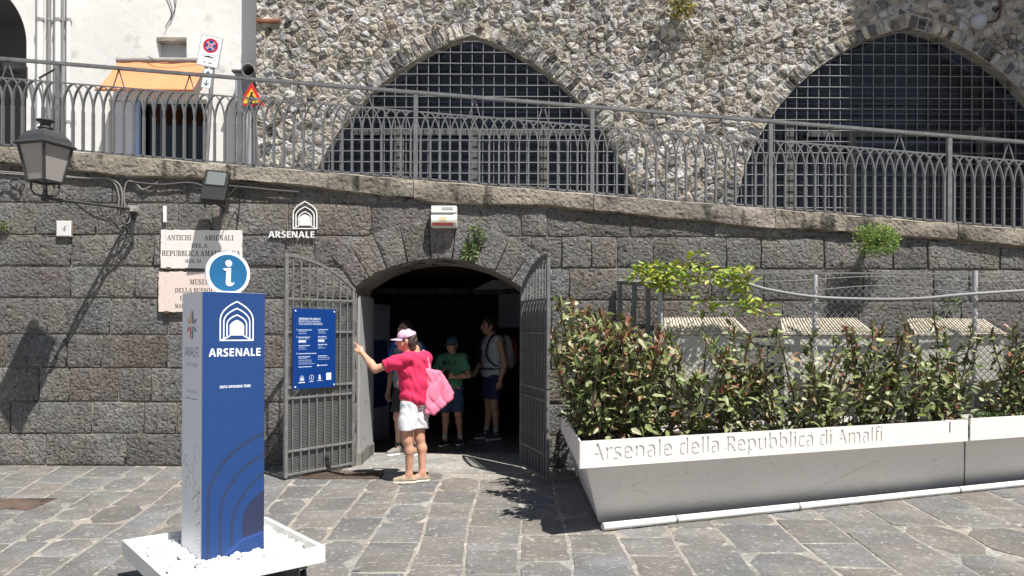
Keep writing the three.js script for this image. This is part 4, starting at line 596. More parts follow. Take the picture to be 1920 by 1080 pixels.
  while (n < N) { const x = rr(-.44, .44, r), z = rr(-.44, .44, r); if (Math.abs(x) < .185 && Math.abs(z) < .185) continue; const s = rr(.010, .021, r), ed = Math.min(.45 - Math.abs(x), .45 - Math.abs(z)); const y = .165 + rr(0, 1, r) * .045 + .03 * clamp(ed / .1, 0, 1) - .012; e.set(rr(-.5, .5, r), rr(0, 6.3, r), rr(-.5, .5, r)); q.setFromEuler(e); m4.compose(V3(x, y, z), q, V3(s * rr(1, 1.5, r), s * rr(.6, .85, r), s)); im2.setMatrixAt(n++, m4); }
  im2.name = 'white_pebbles'; im2.castShadow = im2.receiveShadow = true; im2.position.copy(T.position); im2.rotation.y = T.rotation.y; im2.userData = { label: 'bed of small white pebbles filling the totem tray', category: 'pebbles', kind: 'stuff' }; scene.add(im2);
}
// ================================================================ PLANTERS
function hexa(b, t) { // two quads of 4 points each (same winding) -> closed solid
  const P = [...b, ...t], f = [[0, 3, 2, 1], [4, 5, 6, 7], [0, 1, 5, 4], [1, 2, 6, 5], [2, 3, 7, 6], [3, 0, 4, 7]], pos = []; for (const [a, c, d, e] of f) for (const k of [a, c, d, a, d, e]) pos.push(P[k].x, P[k].y, P[k].z); const g = new THREE.BufferGeometry(); g.setAttribute('position', new THREE.Float32BufferAttribute(pos, 3)); g.computeVertexNormals(); return g;
}
function slabQ(a, b, c, d, th) { const n = b.clone().sub(a).cross(d.clone().sub(a)).normalize().multiplyScalar(-th); return hexa([a, b, c, d].map(p => p.clone().add(n)), [a, b, c, d]); }
const PU = Math.atan2(.361, .933), PB = D(.72, 0, 6.07);
const pl = (t, y, o) => V3(PB.x + Math.cos(PU) * t + Math.sin(PU) * o, y, PB.z - Math.sin(PU) * t + Math.cos(PU) * o);
const planterMat = std({ map: scuffCol, color: lin(.82, .81, .79), roughness: .5 }), lipMat = std({ map: scuffCol, color: lin(.84, .83, .81), roughness: .5 });
{
  const P = thing('planter', 'long white flared planter lettered Arsenale della Repubblica di Amalfi', 'planter', PB, PU), y0 = .555, y1 = .76, x1 = 3.74;
  // lettered lip
  const shp = shapeOf([[-.37, y0], [x1, y0], [x1, y1], [-.37, y1]]); const glyph = FR.generateShapes('Arsenale della Repubblica di Amalfi', .13, 4); let mn = 1e9, mx = -1e9; for (const s of glyph) for (const p of s.getPoints(4)) { mn = Math.min(mn, p.x); mx = Math.max(mx, p.x); }
  const k = 2.93 / (mx - mn), tf = p => [(p.x - mn) * k - .275, y0 + .052 + p.y * 1.0]; const isl = [];
  for (const s of glyph) { const pts = s.getPoints(4).map(tf); shp.holes.push(new THREE.Path(pts.map(p => new THREE.Vector2(...p)))); for (const h of s.holes) isl.push(h.getPoints(4).map(tf)); }
  mesh('lettered_lip', uvWorld(extr(shp, .012).translate(0, 0, .372), .3, .4, .2), lipMat, P);
  for (const p of isl) mesh('letter_island', extr(shapeOf(area(p) < 0 ? p.slice().reverse() : p), .012).translate(0, 0, .372), lipMat, P);
  mesh('lip_backing', bx(x1 + .36, y1 - y0 - .01, .008, (x1 - .37) / 2, (y0 + y1) / 2, .369), std({ color: lin(.74), roughness: .6 }), P);
  mesh('lip_return', [slabQ(V3(-.37, y0, .36), V3(x1, y0, .36), V3(x1, y0, .30), V3(-.30, y0, .30), .006), slabQ(V3(-.365, y1 - .004, .37), V3(x1, y1 - .004, .37), V3(x1, y1 - .004, .345), V3(-.33, y1 - .004, .345), .006)], lipMat, P);
  // front sloping panel
  mesh('front_panel', uvWorld(slabQ(V3(.0, .02, 0), V3(4.185, .02, 0), V3(3.785, .56, .31), V3(-.28, .56, .31), .012), .3), planterMat, P);
  const sd = [.361, -.933], E = (x, z, L) => [x + sd[0] * L, z + sd[1] * L];
  const L = 2.35, lc = [-.37, .384], le = E(...lc, L), be = E(0, 0, L), ti = [-.28, .31], te = E(...ti, L);
  mesh('side_lip', uvWorld(slabQ(V3(le[0], y0, le[1]), V3(lc[0], y0, lc[1]), V3(lc[0], y1, lc[1]), V3(le[0], y1, le[1]), .012), .6), lipMat, P);
  mesh('side_panel', uvWorld(slabQ(V3(be[0], .02, be[1]), V3(0, .02, 0), V3(ti[0], .56, ti[1]), V3(te[0], .56, te[1]), .012), .6), planterMat, P);
  const ic = [.716, -.35], e2 = [le[0] + .70, le[1] + .27];
  mesh('back_panel', [slabQ(V3(x1, 0.02, -.35), V3(ic[0], 0.02, -.35), V3(ic[0], .74, -.35), V3(x1, .74, -.35), .012), slabQ(V3(ic[0], .02, ic[1]), V3(e2[0], .02, e2[1]), V3(e2[0], .74, e2[1]), V3(ic[0], .74, ic[1]), .012), slabQ(V3(e2[0], .02, e2[1]), V3(le[0] + .2, .02, le[1]), V3(le[0], .74, le[1]), V3(e2[0], .74, e2[1]), .012)], planterMat, P);
  mesh('end_panel', slabQ(V3(4.17, .02, -.35), V3(4.17, .02, -.01), V3(3.73, .73, .35), V3(3.73, .73, -.35), .01), planterMat, P);
  const so = shapeOf([[-.355, -.365], [3.72, -.365], [3.72, .34], ic.map((v, i) => i ? -v : v), [e2[0] - .02, -e2[1] - .02], [le[0] + .02, -le[1] - .02]]); mesh('soil', uvWorld(extr(so, .02).rotateX(-Math.PI / 2).translate(0, .665, 0), 1), M.soil, P);
  mesh('drip_stain', [rb(.012, .10, .004, 3.5, .70, .386, .001)], std({ color: lin(.07) }), P);
  const P2 = thing('planter', 'plain white flared planter joined to the end of the lettered one', 'planter', PB, PU), a = 3.755, a2 = 4.20, b = 6.2;
  mesh('plain_lip', uvWorld(slabQ(V3(a, y0 + .006, .40), V3(b, y0 + .006, .40), V3(b, y1 + .012, .40), V3(a, y1 + .012, .40), .012), .6), lipMat, P2);
  mesh('front_panel', uvWorld(slabQ(V3(a2, .02, .006), V3(b, .02, .006), V3(b, .57, .32), V3(a + .045, .57, .32), .012), .6), planterMat, P2); mesh('back_panel', slabQ(V3(b, .02, -.06), V3(a2, .02, -.06), V3(a, .74, -.06), V3(b, .74, -.06), .012), planterMat, P2); mesh('end_panel', slabQ(V3(a2 + .014, .02, -.05), V3(a2 + .014, .02, 0), V3(a + .012, .73, .37), V3(a + .012, .73, -.05), .01), planterMat, P2);
  mesh('soil', bx(b - a - .05, .02, .42, (a + b) / 2, .675, .16), M.soil, P2);
  const s = pl(-.05, .032, .155), e = pl(6.1, .032, .155);
  const pp = thing('ground_pipe', 'white plastic pipe lying on the paving along the planter foot', 'pipe', V3(0, 0, 0)); mesh('pipe', rod(s, e, .031, .031, 16), M.whitePaint, pp); for (const t of [.62, 1.9, 3.9]) { const q = pl(t, .032, .155), q2 = pl(t + .02, .032, .155); mesh('pipe_clip', rod(q, q2, .0345, .0345, 16), M.galv, pp); }
}
// ---------------------------------------------------------------- hedge plants
const ORD = ['first', 'second', 'third', 'fourth', 'fifth', 'sixth', 'seventh', 'eighth', 'ninth', 'tenth', 'eleventh', 'twelfth', 'thirteenth', 'fourteenth'];
const HG = [[.13, .165, .05], [.16, .19, .065], [.21, .225, .10], [.085, .12, .038], [.27, .265, .16]], HR = [[.20, .055, .035], [.17, .07, .04], [.26, .12, .07], [.21, .13, .06]];
function hedgePlant(pos, h, spread, stems, seed, label, red = .18) {
  const r = rngOf(seed), G = thing('hedge_shrub', label, 'shrub', pos, 0, 'shrubs planted in the white planters'), lv = [], st = [];
  for (let s = 0; s < stems; s++) {
    const a = rr(0, 6.28, r), rad = spread * Math.sqrt(r()), hh = h * rr(.55, 1.25, r), tipx = rad * Math.cos(a) * 1.65, tipz = rad * Math.sin(a) * .8; const b0 = V3(rr(-.04, .04, r), 0, rr(-.04, .04, r));
    const p = []; for (let k = 0; k <= 5; k++) { const t = k / 5; p.push(V3(lerp(b0.x, tipx, Math.pow(t, .8)) + rr(-.015, .015, r), hh * t, lerp(b0.z, tipz, Math.pow(t, .8)) + rr(-.015, .015, r))); }
    const cv = new THREE.CatmullRomCurve3(p); st.push(new THREE.TubeGeometry(cv, 8, .0075, 4, false));
    const n = Math.round(62 * hh / .8);
    for (let k = 0; k < n; k++) {
      const t = rr(.08, 1, r), o = cv.getPoint(t), tw = rdir(r, .35), off = rr(.0, .15, r) * (1 - t * .55); o.addScaledVector(tw, off); const d = rdir(r, .25).add(tw.multiplyScalar(.6)).normalize(), isR = r() < red * (t > .75 ? 1.3 : .25); const c = isR ? HR[Math.floor(r() * 4)] : r() < .035 ? [.30, .20, .09] : HG[Math.floor(r() * 5)], kk = rr(.75, 1.25, r);
      const sd = V3().crossVectors(d, V3(rr(-.7, .7, r), 1, rr(-.2, .9, r))).normalize(); lv.push([o, d, sd, rr(.045, .135, r) * (isR ? .75 : 1), rr(.026, .06, r) * (isR ? .7 : 1), c.map(v => v * kk)]);
    }
    const tip = cv.getPoint(1); for (let k = 0; k < 9; k++) { const d = V3(rr(-.7, .7, r), rr(.5, 1.3, r), rr(-.7, .7, r)).normalize(); const isR = r() < red * 1.8; const c = isR ? HR[Math.floor(r() * 4)] : [.13, .17, .05]; lv.push([tip.clone().addScaledVector(V3(0, 1, 0), rr(-.06, .01, r)), d, sideOf(d, r), rr(.05, .085, r), rr(.016, .026, r), c]); }
  }
  mesh('foliage', leafSet(lv), M.leaf, G).userData.kind = 'stuff'; mesh('stems', st, M.bark, G);
}
{
  const T = [[-.12, .82, .22, 9, .3], [.18, .88, .24, 9, .32], [.48, .74, .24, 8, .28], [.80, .70, .24, 6, .2], [1.12, .62, .22, 6, .2], [1.42, .76, .22, 6, .16], [1.74, .62, .22, 5, .2], [2.04, .78, .21, 6, .14], [2.36, .66, .22, 6, .16], [2.70, .82, .2, 6, .3], [3.0, .72, .2, 6, .36], [3.32, .60, .22, 5, .2], [3.66, .80, .2, 6, .2], [3.97, .95, .18, 6, .22]];
  T.forEach(([t, h, s, n, rd], i) => { const p = pl(t, .67, .10 + .05 * Math.sin(i * 2.3)); hedgePlant(p, h, s, n, 900 + i, ORD[i] + ' shrub from the gate end in the front row of the lettered planter', rd); });
  [[4.4, .62, .18, 6, .2], [4.72, 1.0, .18, 7, .25], [5.02, .80, .18, 7, .2], [5.4, .8, .18, 7, .2], [5.8, .78, .2, 7, .2]].forEach(([t, h, s, n, rd], i) => hedgePlant(pl(t, .67, .2), h, s, n, 940 + i, ORD[i] + ' tall leggy shrub in the plain planter, counted from the lettered one', rd));
  [[.46, .55, 6.3, .84], [.48, .5, 6.7, .94], [.56, .5, 7.1, 1.0], [.66, .5, 7.5, .86], [.9, .5, 6.6, .78], [.93, .5, 7.2, .82], [.62, .5, 7.9, .84]].forEach(([x, y, d, h], i) => hedgePlant(D(x + .2, .67, d), h, .24, 9, 960 + i, ORD[i] + ' bushy red tipped shrub in the planter arm beside the gate', .28));
  // low weed in the end planter
  const r = rngOf(77), lv = []; for (let i = 0; i < 160; i++) { const d = rdir(r, .8); lv.push([pl(4.25, .69, .22).add(V3(rr(-.14, .14, r), rr(0, .1, r), rr(-.08, .1, r))), d, sideOf(d, r), rr(.02, .035, r), rr(.014, .02, r), [.14, .25, .05]]); } tag(mesh('low_weed', leafSet(lv), M.vine), 'small bright green weed in the end planter', 'weed');
}
// ---------------------------------------------------------------- fence, condensers behind the hedge
{
  const FD = 8.0, F = thing('chain_fence', 'chain link fence with galvanised posts behind the hedge', 'fence', D(0, 0, 0)), X0 = 1.62, X1 = 6.3, TY = 2.08;
  const fpost = (x, d, h) => mesh('post', uvWorld(rod(V3(x, 0, -d), V3(x, h, -d), .027, .027, 12), 2), std({ map: steelCol, color: lin(.66, .67, .68), roughness: .6 }), F);
  for (const [px, py] of [[1238, 535], [1528, 515], [1828, 508]]) { const p = pix(px, py, FD); fpost(p.x, FD, p.y); }
  fpost(6.3, FD, 2.2); for (const [x, d, h] of [[1.50, 8.18, 2.16], [1.38, 8.36, 2.14], [1.24, 8.54, 2.2]]) mesh('post', uvWorld(rb(.05, h, .04, x, h / 2, -d, .004), 2), M.galv, F);
  mesh('top_bar', [bar(V3(1.62, 2.10, -8.0), V3(1.22, 2.16, -8.56), .045, .05)], M.galv, F); mesh('rust_cap', rb(.055, .1, .05, 1.62, 2.06, -7.995, .006), std({ map: limeCol, color: lin(.42, .10, .05) }), F);
  const w = [], s = .075, r = .0017, H0 = .25; const strip = (P) => { const n = P(1).distanceTo(P(0)); const k = Math.ceil((n + TY) / s); for (let i = -Math.ceil(TY / s); i < k; i++) for (const sg of [1, -1]) { let a0 = i * s, h0 = H0, a1 = a0 + (TY - H0), h1 = TY; if (a1 <= 0 || a0 >= n) continue; if (a0 < 0) { h0 -= a0; a0 = 0; } if (a1 > n) { h1 -= a1 - n; a1 = n; } const q0 = sg > 0 ? a0 : n - a0, q1 = sg > 0 ? a1 : n - a1; const A = P(q0 / n), B = P(q1 / n); w.push(bar(V3(A.x, h0, A.z + sg * r), V3(B.x, h1, B.z + sg * r), r * 2)); } };
  strip(t => V3(lerp(X0, X1, t), 0, -FD + .03)); strip(t => V3(lerp(1.62, 1.24, t), 0, -lerp(8.0, 8.54, t) + .03)); mesh('wire_netting', w, M.galv, F).userData.kind = 'stuff';
  const wires = []; for (const [h, sag] of [[2.16, .02], [2.06, .04], [1.2, .01]]) wires.push(tube([V3(X0, h, -FD), V3(lerp(X0, X1, .25), h - sag * 1.4, -FD + .01), V3(lerp(X0, X1, .5), h + .03, -FD + .01), V3(lerp(X0, X1, .75), h - sag, -FD), V3(X1, h + .06, -FD)], .004, 4, 40)); mesh('tension_wire', wires, M.galv, F);
  tag(mesh('flat_strip', [bar(pix(1150, 508, 8.4), pix(1440, 511, 8.3), .02, .012), bar(pix(1440, 511, 8.3), pix(1930, 514, 8.2), .018, .012)], M.galv), 'thin grey metal strip running level behind the vine above the fence', 'metal strip');
  tag(mesh('sagging_hose', tube([[1300, 528], [1380, 528], [1440, 543], [1520, 556], [1620, 561], [1720, 560], [1800, 553], [1935, 544]].map(([x, y]) => pix(x, y, 7.93)), .017, 8, 60), std({ map: steelCol, color: lin(.40) })), 'thick pale grey hose sagging along the fence', 'hose');
  const unit = thing('air_condenser', 'beige slatted condenser unit behind the hedge by the gate end', 'air conditioner', D(2.1, 0, 8.3), 0, 'condenser units behind the hedge');
  const bm = std({ map: paintCol, color: lin(.62, .60, .54), roughness: .5 }), be = std({ map: paintCol, color: lin(.52, .47, .39), roughness: .55 }), W = .98, Dp = .30;
  mesh('casing', [rb(W, .52, Dp, 0, 1.29, 0, .012), rb(W, .03, Dp, 0, .12, 0, .006), rb(.05, 1.5, Dp - .02, W / 2 - .03, .78, 0, .01), rb(.05, 1.5, Dp - .02, -W / 2 + .03, .78, 0, .01), rb(W - .1, .9, .05, 0, .58, -.11, .006)], bm, unit);
  mesh('hood', hexa([V3(-W / 2 - .02, 1.555, .17), V3(W / 2 + .02, 1.555, .17), V3(W / 2 + .02, 1.555, -.15), V3(-W / 2 - .02, 1.555, -.15)].reverse(), [V3(-W / 2 - .02, 1.575, .17), V3(W / 2 + .02, 1.575, .17), V3(W / 2 - .06, 1.735, -.12), V3(-W / 2 + .06, 1.735, -.12)].reverse()), be, unit);
  for (let i = 0; i < 26; i++) { const x = -.44 + i * .0352; mesh('hood_slat', bar(V3(x * 1.03, 1.588, .16), V3(x * .93, 1.742, -.11), .014, .016), be, unit); }
  for (let k = 0; k < 2; k++) { const c = k ? .82 : .38; mesh('fan_guard', [...[.18, .13, .08, .03].map(q => new THREE.TorusGeometry(q, .004, 5, 28).translate(0, c, .12)), ...[0, 1, 2, 3].map(j => bar(V3(-.18 * Math.cos(j * .785), c - .18 * Math.sin(j * .785), .122), V3(.18 * Math.cos(j * .785), c + .18 * Math.sin(j * .785), .122), .005))], M.galv, unit); mesh('fan', [cyl(.04, .04, .04, 0, c, 0, 10).rotateX(0), ...[0, 1, 2].map(j => rb(.15, .06, .006, .09, 0, 0, .003).rotateX(.4).rotateZ(j * 2.094).translate(0, c, .02))], M.dark, unit); }
  for (const [x, l] of [[3.48, 'beige slatted condenser unit behind the hedge, middle of three'], [4.92, 'beige slatted condenser unit behind the hedge near the end planter']]) { const c = unit.clone(); c.name = numbered('air_condenser'); c.position.x = x; c.userData = { ...unit.userData, label: l }; scene.add(c); }
}
// ---------------------------------------------------------------- vine, wall shrubs
{
  const r = rngOf(17), lv = [], st = []; const cols = [[.40, .47, .04], [.30, .40, .035], [.48, .50, .08], [.22, .32, .03]];
  const path = [[1192, 508], [1230, 512], [1265, 500], [1310, 492], [1350, 515], [1385, 522], [1405, 560], [1432, 580]].map(([x, y]) => pix(x, y, 7.95));
  const cv = new THREE.CatmullRomCurve3(path); st.push(new THREE.TubeGeometry(cv, 40, .007, 5, false));
  const clumps = [[1215, 508, 28], [1250, 505, 34], [1240, 525, 24], [1285, 512, 26], [1330, 515, 22], [1365, 520, 30], [1385, 508, 22], [1390, 535, 22], [1400, 570, 24], [1425, 578, 12], [1320, 568, 10], [1345, 572, 7], [1308, 482, 5], [1280, 535, 10], [1240, 655, 16], [1200, 510, 18]];
  for (const [x, y, n] of clumps) { const c = pix(x, y, 7.94); if (y > 530 || y < 490) st.push(tube([cv.getPoint(clamp((x - 1192) / 240, 0, 1)), c.clone().add(V3(.02, .05, 0)), c], .004, 4, 8)); for (let i = 0; i < n * 1.9; i++) { const o = c.clone().add(V3(rr(-.12, .12, r), rr(-.09, .08, r), rr(-.1, .1, r))), d = V3(rr(-1, 1, r), rr(-.7, .5, r), rr(-.5, .9, r)).normalize(); lv.push([o, d, sideOf(d, r), rr(.06, .12, r), rr(.028, .05, r), cols[Math.floor(r() * 4)].map(v => v * rr(.8, 1.15, r))]); } }
  const v = thing('climbing_vine', 'bright yellow green vine trailing over the fence top', 'vine', V3(0, 0, 0)); mesh('leaves', leafSet(lv), M.vine, v).userData.kind = 'stuff'; mesh('stem', st, M.bark, v);
  const bush = (nm, label, c, rx, ry, rz, n, ll, lw, cols2, seed, mat = M.vine, out = 1) => { const r = rngOf(seed), lv = [], st = [], G = thing(nm, label, 'plant', c); const root = V3(0, -ry * .2, -.12 - rz * .2); for (let i = 0; i < n; i++) { const q = rdir(r), f = Math.pow(r(), .45), o = V3(q.x * rx * f, q.y * ry * f, Math.abs(q.z) * rz * f); const d = q.clone().add(rdir(r, .2).multiplyScalar(.8)).normalize(); lv.push([o, d, sideOf(d, r), ll * rr(.7, 1.3, r), lw * rr(.7, 1.2, r), cols2[Math.floor(r() * cols2.length)].map(v => v * rr(.75, 1.2, r))]); if (i % 18 === 0) st.push(tube([root, V3(o.x * .4, o.y * .4, o.z * .3), o], .003, 4, 6)); } mesh('leaves', leafSet(lv), mat, G).userData.kind = 'stuff'; mesh('stems', st, M.bark, G); return G; };
  bush('wall_shrub', 'round bright green shrub growing from the wall under the coping', pix(1637, 452, WALL - .16), .27, .20, .28, 1700, .036, .013, [[.24, .38, .06], [.32, .46, .09], [.16, .28, .045]], 21);
  bush('hanging_weed', 'straggly green weed hanging from a joint by the door arch', pix(893, 445, WALL - .04), .10, .13, .09, 130, .05, .02, [[.12, .20, .05], [.17, .24, .06], [.09, .13, .04]], 22); bush('hanging_weed', 'lower leafy tuft hanging over the door arch edge', pix(880, 474, WALL - .05), .09, .10, .10, 150, .055, .022, [[.13, .21, .05], [.2, .25, .08], [.09, .14, .04]], 23);
  bush('wall_moss_tuft', 'mossy green tuft in the wall joint at the left edge beyond the lantern', pix(4, 424, WALL - .03), .11, .05, .05, 120, .03, .014, [[.12, .18, .03], [.2, .24, .05]], 24);
  bush('fence_weed', 'dark leafy sprig on the wall behind the fence', pix(1780, 570, WALL - .06), .12, .09, .08, 70, .06, .02, [[.08, .14, .04], [.12, .17, .05]], 28);
  bush('gate_weed', 'pale green tuft at the wall behind the left gate', pix(583, 565, WALL - .03), .07, .05, .05, 60, .04, .015, [[.22, .24, .08], [.14, .2, .05]], 29);
  bush('cliff_plant', 'yellow flowering bush growing high on the rubble wall', pix(1275, 14, RUB - .12), .26, .24, .25, 420, .07, .03, [[.50, .34, .03], [.22, .25, .04], [.14, .16, .03]], 25);
  bush('dry_grass_tuft', 'dry brown grass tuft growing on the rubble below the yellow bush', pix(1335, 85, RUB - .06), .20, .26, .12, 170, .14, .008, [[.36, .30, .18], [.28, .24, .14], [.2, .2, .08]], 26); bush('dry_grass_tuft', 'sparse dry weed at the rubble wall top above the grilled arch', pix(870, 6, RUB - .05), .2, .1, .1, 110, .09, .012, [[.2, .22, .08], [.3, .27, .16]], 27); bush('dry_grass_tuft', 'reddish dry weed on the rubble left of the grilled arch', pix(735, 45, RUB - .05), .16, .12, .1, 130, .06, .01, [[.36, .22, .13], [.28, .2, .12]], 30);
  const lp = pix(1836, 40, RUB - .1), cam = thing('wall_fitting', 'pale round wall fitting with cable near the top right of the rubble', 'fitting', lp); mesh('fitting_dome', new THREE.SphereGeometry(.12, 18, 12, 0, 6.3, 0, 1.6).rotateX(Math.PI / 2), std({ color: lin(.42, .44, .48) }), cam); mesh('fitting_base', new THREE.CylinderGeometry(.135, .135, .04, 24).rotateX(Math.PI / 2).translate(0, 0, -.02), std({ color: lin(.4) }), cam); mesh('fitting_cable', tube([V3(.1, -.02, -.03), V3(.35, .06, -.04), V3(.38, .5, -.03), V3(.35, .9, -.03)], .02, 6), std({ color: lin(.10, .05, .04) }), cam);
}
// ================================================================ PEOPLE
function surfNet(f, mn, mx, h) {
  const nx = Math.ceil((mx.x - mn.x) / h) + 1, ny = Math.ceil((mx.y - mn.y) / h) + 1, nz = Math.ceil((mx.z - mn.z) / h) + 1, F = new Float32Array(nx * ny * nz), id = new Int32Array(nx * ny * nz).fill(-1), I = (i, j, k) => i + nx * (j + ny * k);
  for (let k = 0; k < nz; k++) for (let j = 0; j < ny; j++) for (let i = 0; i < nx; i++) F[I(i, j, k)] = f(mn.x + i * h, mn.y + j * h, mn.z + k * h);
  const pos = [], idx = [];
  for (let k = 0; k < nz - 1; k++) for (let j = 0; j < ny - 1; j++) for (let i = 0; i < nx - 1; i++) {
    let m = 0, sx = 0, sy = 0, sz = 0, c = 0; const v = []; for (let q = 0; q < 8; q++) { const a = F[I(i + (q & 1), j + (q >> 1 & 1), k + (q >> 2))]; v.push(a); if (a < 0) m |= 1 << q; }
    if (m === 0 || m === 255) continue;
    for (let q = 0; q < 8; q++) for (const b of [1, 2, 4]) { const w = q | b; if (w === q) continue; if ((v[q] < 0) !== (v[w] < 0)) { const t = v[q] / (v[q] - v[w]); sx += (q & 1) + (b === 1 ? t : 0); sy += (q >> 1 & 1) + (b === 2 ? t : 0); sz += (q >> 2) + (b === 4 ? t : 0); c++; } }
    id[I(i, j, k)] = pos.length / 3; pos.push(mn.x + (i + sx / c) * h, mn.y + (j + sy / c) * h, mn.z + (k + sz / c) * h);
  }
  for (let k = 1; k < nz - 1; k++) for (let j = 1; j < ny - 1; j++) for (let i = 1; i < nx - 1; i++) {
    const a = F[I(i, j, k)] < 0; const quad = (p, q, r, s, fl) => { if (p < 0 || q < 0 || r < 0 || s < 0) return; fl ? idx.push(p, q, r, p, r, s) : idx.push(p, r, q, p, s, r); };
    if (a !== F[I(i + 1, j, k)] < 0) quad(id[I(i, j - 1, k - 1)], id[I(i, j, k - 1)], id[I(i, j, k)], id[I(i, j - 1, k)], a);
    if (a !== F[I(i, j + 1, k)] < 0) quad(id[I(i - 1, j, k - 1)], id[I(i - 1, j, k)], id[I(i, j, k)], id[I(i, j, k - 1)], a);
    if (a !== F[I(i, j, k + 1)] < 0) quad(id[I(i - 1, j - 1, k)], id[I(i, j - 1, k)], id[I(i, j, k)], id[I(i - 1, j, k)], a);
  }
  const g = new THREE.BufferGeometry(); g.setAttribute('position', new THREE.Float32BufferAttribute(pos, 3)); g.setIndex(idx); g.computeVertexNormals(); return g;
}
// primitives: ['c',a,b,ra,rb] tapered capsule, ['e',centre,radii,quaternion^-1] ellipsoid
const cap = (a, b, ra, rb = ra) => ({ t: 0, a, b, ra, rb, d: b.clone().sub(a), l2: b.distanceToSquared(a) || 1e-9 });
const ell = (c, r, q) => ({ t: 1, c, r, q: q ? q.clone().invert() : null });
const _p = V3();
function pd(p, x, y, z) {
  if (p.t === 0) { const ax = x - p.a.x, ay = y - p.a.y, az = z - p.a.z, h = clamp((ax * p.d.x + ay * p.d.y + az * p.d.z) / p.l2, 0, 1); return Math.hypot(ax - p.d.x * h, ay - p.d.y * h, az - p.d.z * h) - lerp(p.ra, p.rb, h); }
  _p.set(x - p.c.x, y - p.c.y, z - p.c.z); if (p.q) _p.applyQuaternion(p.q); const k0 = Math.hypot(_p.x / p.r[0], _p.y / p.r[1], _p.z / p.r[2]), k1 = Math.hypot(_p.x / p.r[0] ** 2, _p.y / p.r[1] ** 2, _p.z / p.r[2] ** 2); return k0 < 1e-6 ? -Math.min(...p.r) : k0 * (k0 - 1) / k1;
}
const smin = (a, b, k) => { const h = clamp(.5 + .5 * (b - a) / k, 0, 1); return lerp(b, a, h) - k * h * (1 - h); };
const field = (ps, k = .02, inf = 0) => (x, y, z) => { let d = 1e3; for (const p of ps) d = smin(d, pd(p, x, y, z), k); return d - inf; };
function bounds(ps, pad) { const a = V3(1e3, 1e3, 1e3), b = V3(-1e3, -1e3, -1e3); for (const p of ps) { if (p.t === 0) { for (const q of [p.a, p.b]) { const r = Math.max(p.ra, p.rb); a.min(q.clone().subScalar(r)); b.max(q.clone().addScalar(r)); } } else { const r = Math.max(...p.r); a.min(p.c.clone().subScalar(r)); b.max(p.c.clone().addScalar(r)); } } return [a.subScalar(pad), b.addScalar(pad)]; }
const yq = a => new THREE.Quaternion().setFromAxisAngle(V3(0, 1, 0), a);
const folds = (x, y, z, s, a) => a * (Math.sin(x * 26 * s + y * 21 + Math.sin(z * 17 + y * 9) * 2) * .55 + Math.sin(y * 38 * s - z * 31 + x * 19 + Math.sin(y * 14) * 1.6) * .45 + Math.pow(Math.abs(Math.sin(y * 19 + x * 27 - z * 15 + Math.sin(x * 23) * 1.2)), 6) * .7);
function handGeo(w, dir, palmN, thumb, curls, s = 1) { // wrist, pointing direction, palm normal, thumb side; curls index..little (0 straight .. 1 fist)
  const ps = [], u = dir.clone().normalize(), n = palmN.clone().addScaledVector(u, -palmN.dot(u)).normalize(), t = V3().crossVectors(u, n).normalize(); if (t.dot(thumb) < 0) t.negate();
  const at = (a, b, c) => w.clone().addScaledVector(u, a * s).addScaledVector(t, b * s).addScaledVector(n, c * s);
  ps.push(cap(at(-.02, 0, 0), at(.02, 0, 0), .026 * s, .026 * s)); for (const k of [-.026, -.009, .009, .026]) ps.push(cap(at(.015, k * .6, 0), at(.078, k, 0), .0165 * s, .0135 * s));
  const L = [.070, .078, .072, .056], B = [.028, .0095, -.009, -.0265]; for (let f = 0; f < 4; f++) { let p = at(.082, B[f], 0), a = curls[f] * .5; for (const [k, r] of [[.46, .0098], [.30, .0088], [.24, .0078]]) { a += curls[f] * .75; const q = p.clone().addScaledVector(u, Math.cos(a) * L[f] * k * s).addScaledVector(n, Math.sin(a) * L[f] * k * s); ps.push(cap(p, q, r * s, r * .92 * s)); p = q; } }
  const tc = curls[4] ?? .3; let p = at(.02, .028, .004), q = at(.052, .052 - tc * .012, .012 + tc * .012); ps.push(cap(p, q, .0135 * s, .0115 * s)); ps.push(cap(q, at(.082, .055 - tc * .03, .016 + tc * .022), .011 * s, .0085 * s));
  const [a, b] = bounds(ps, .015); return surfNet(field(ps, .006), a, b, .0042);
}
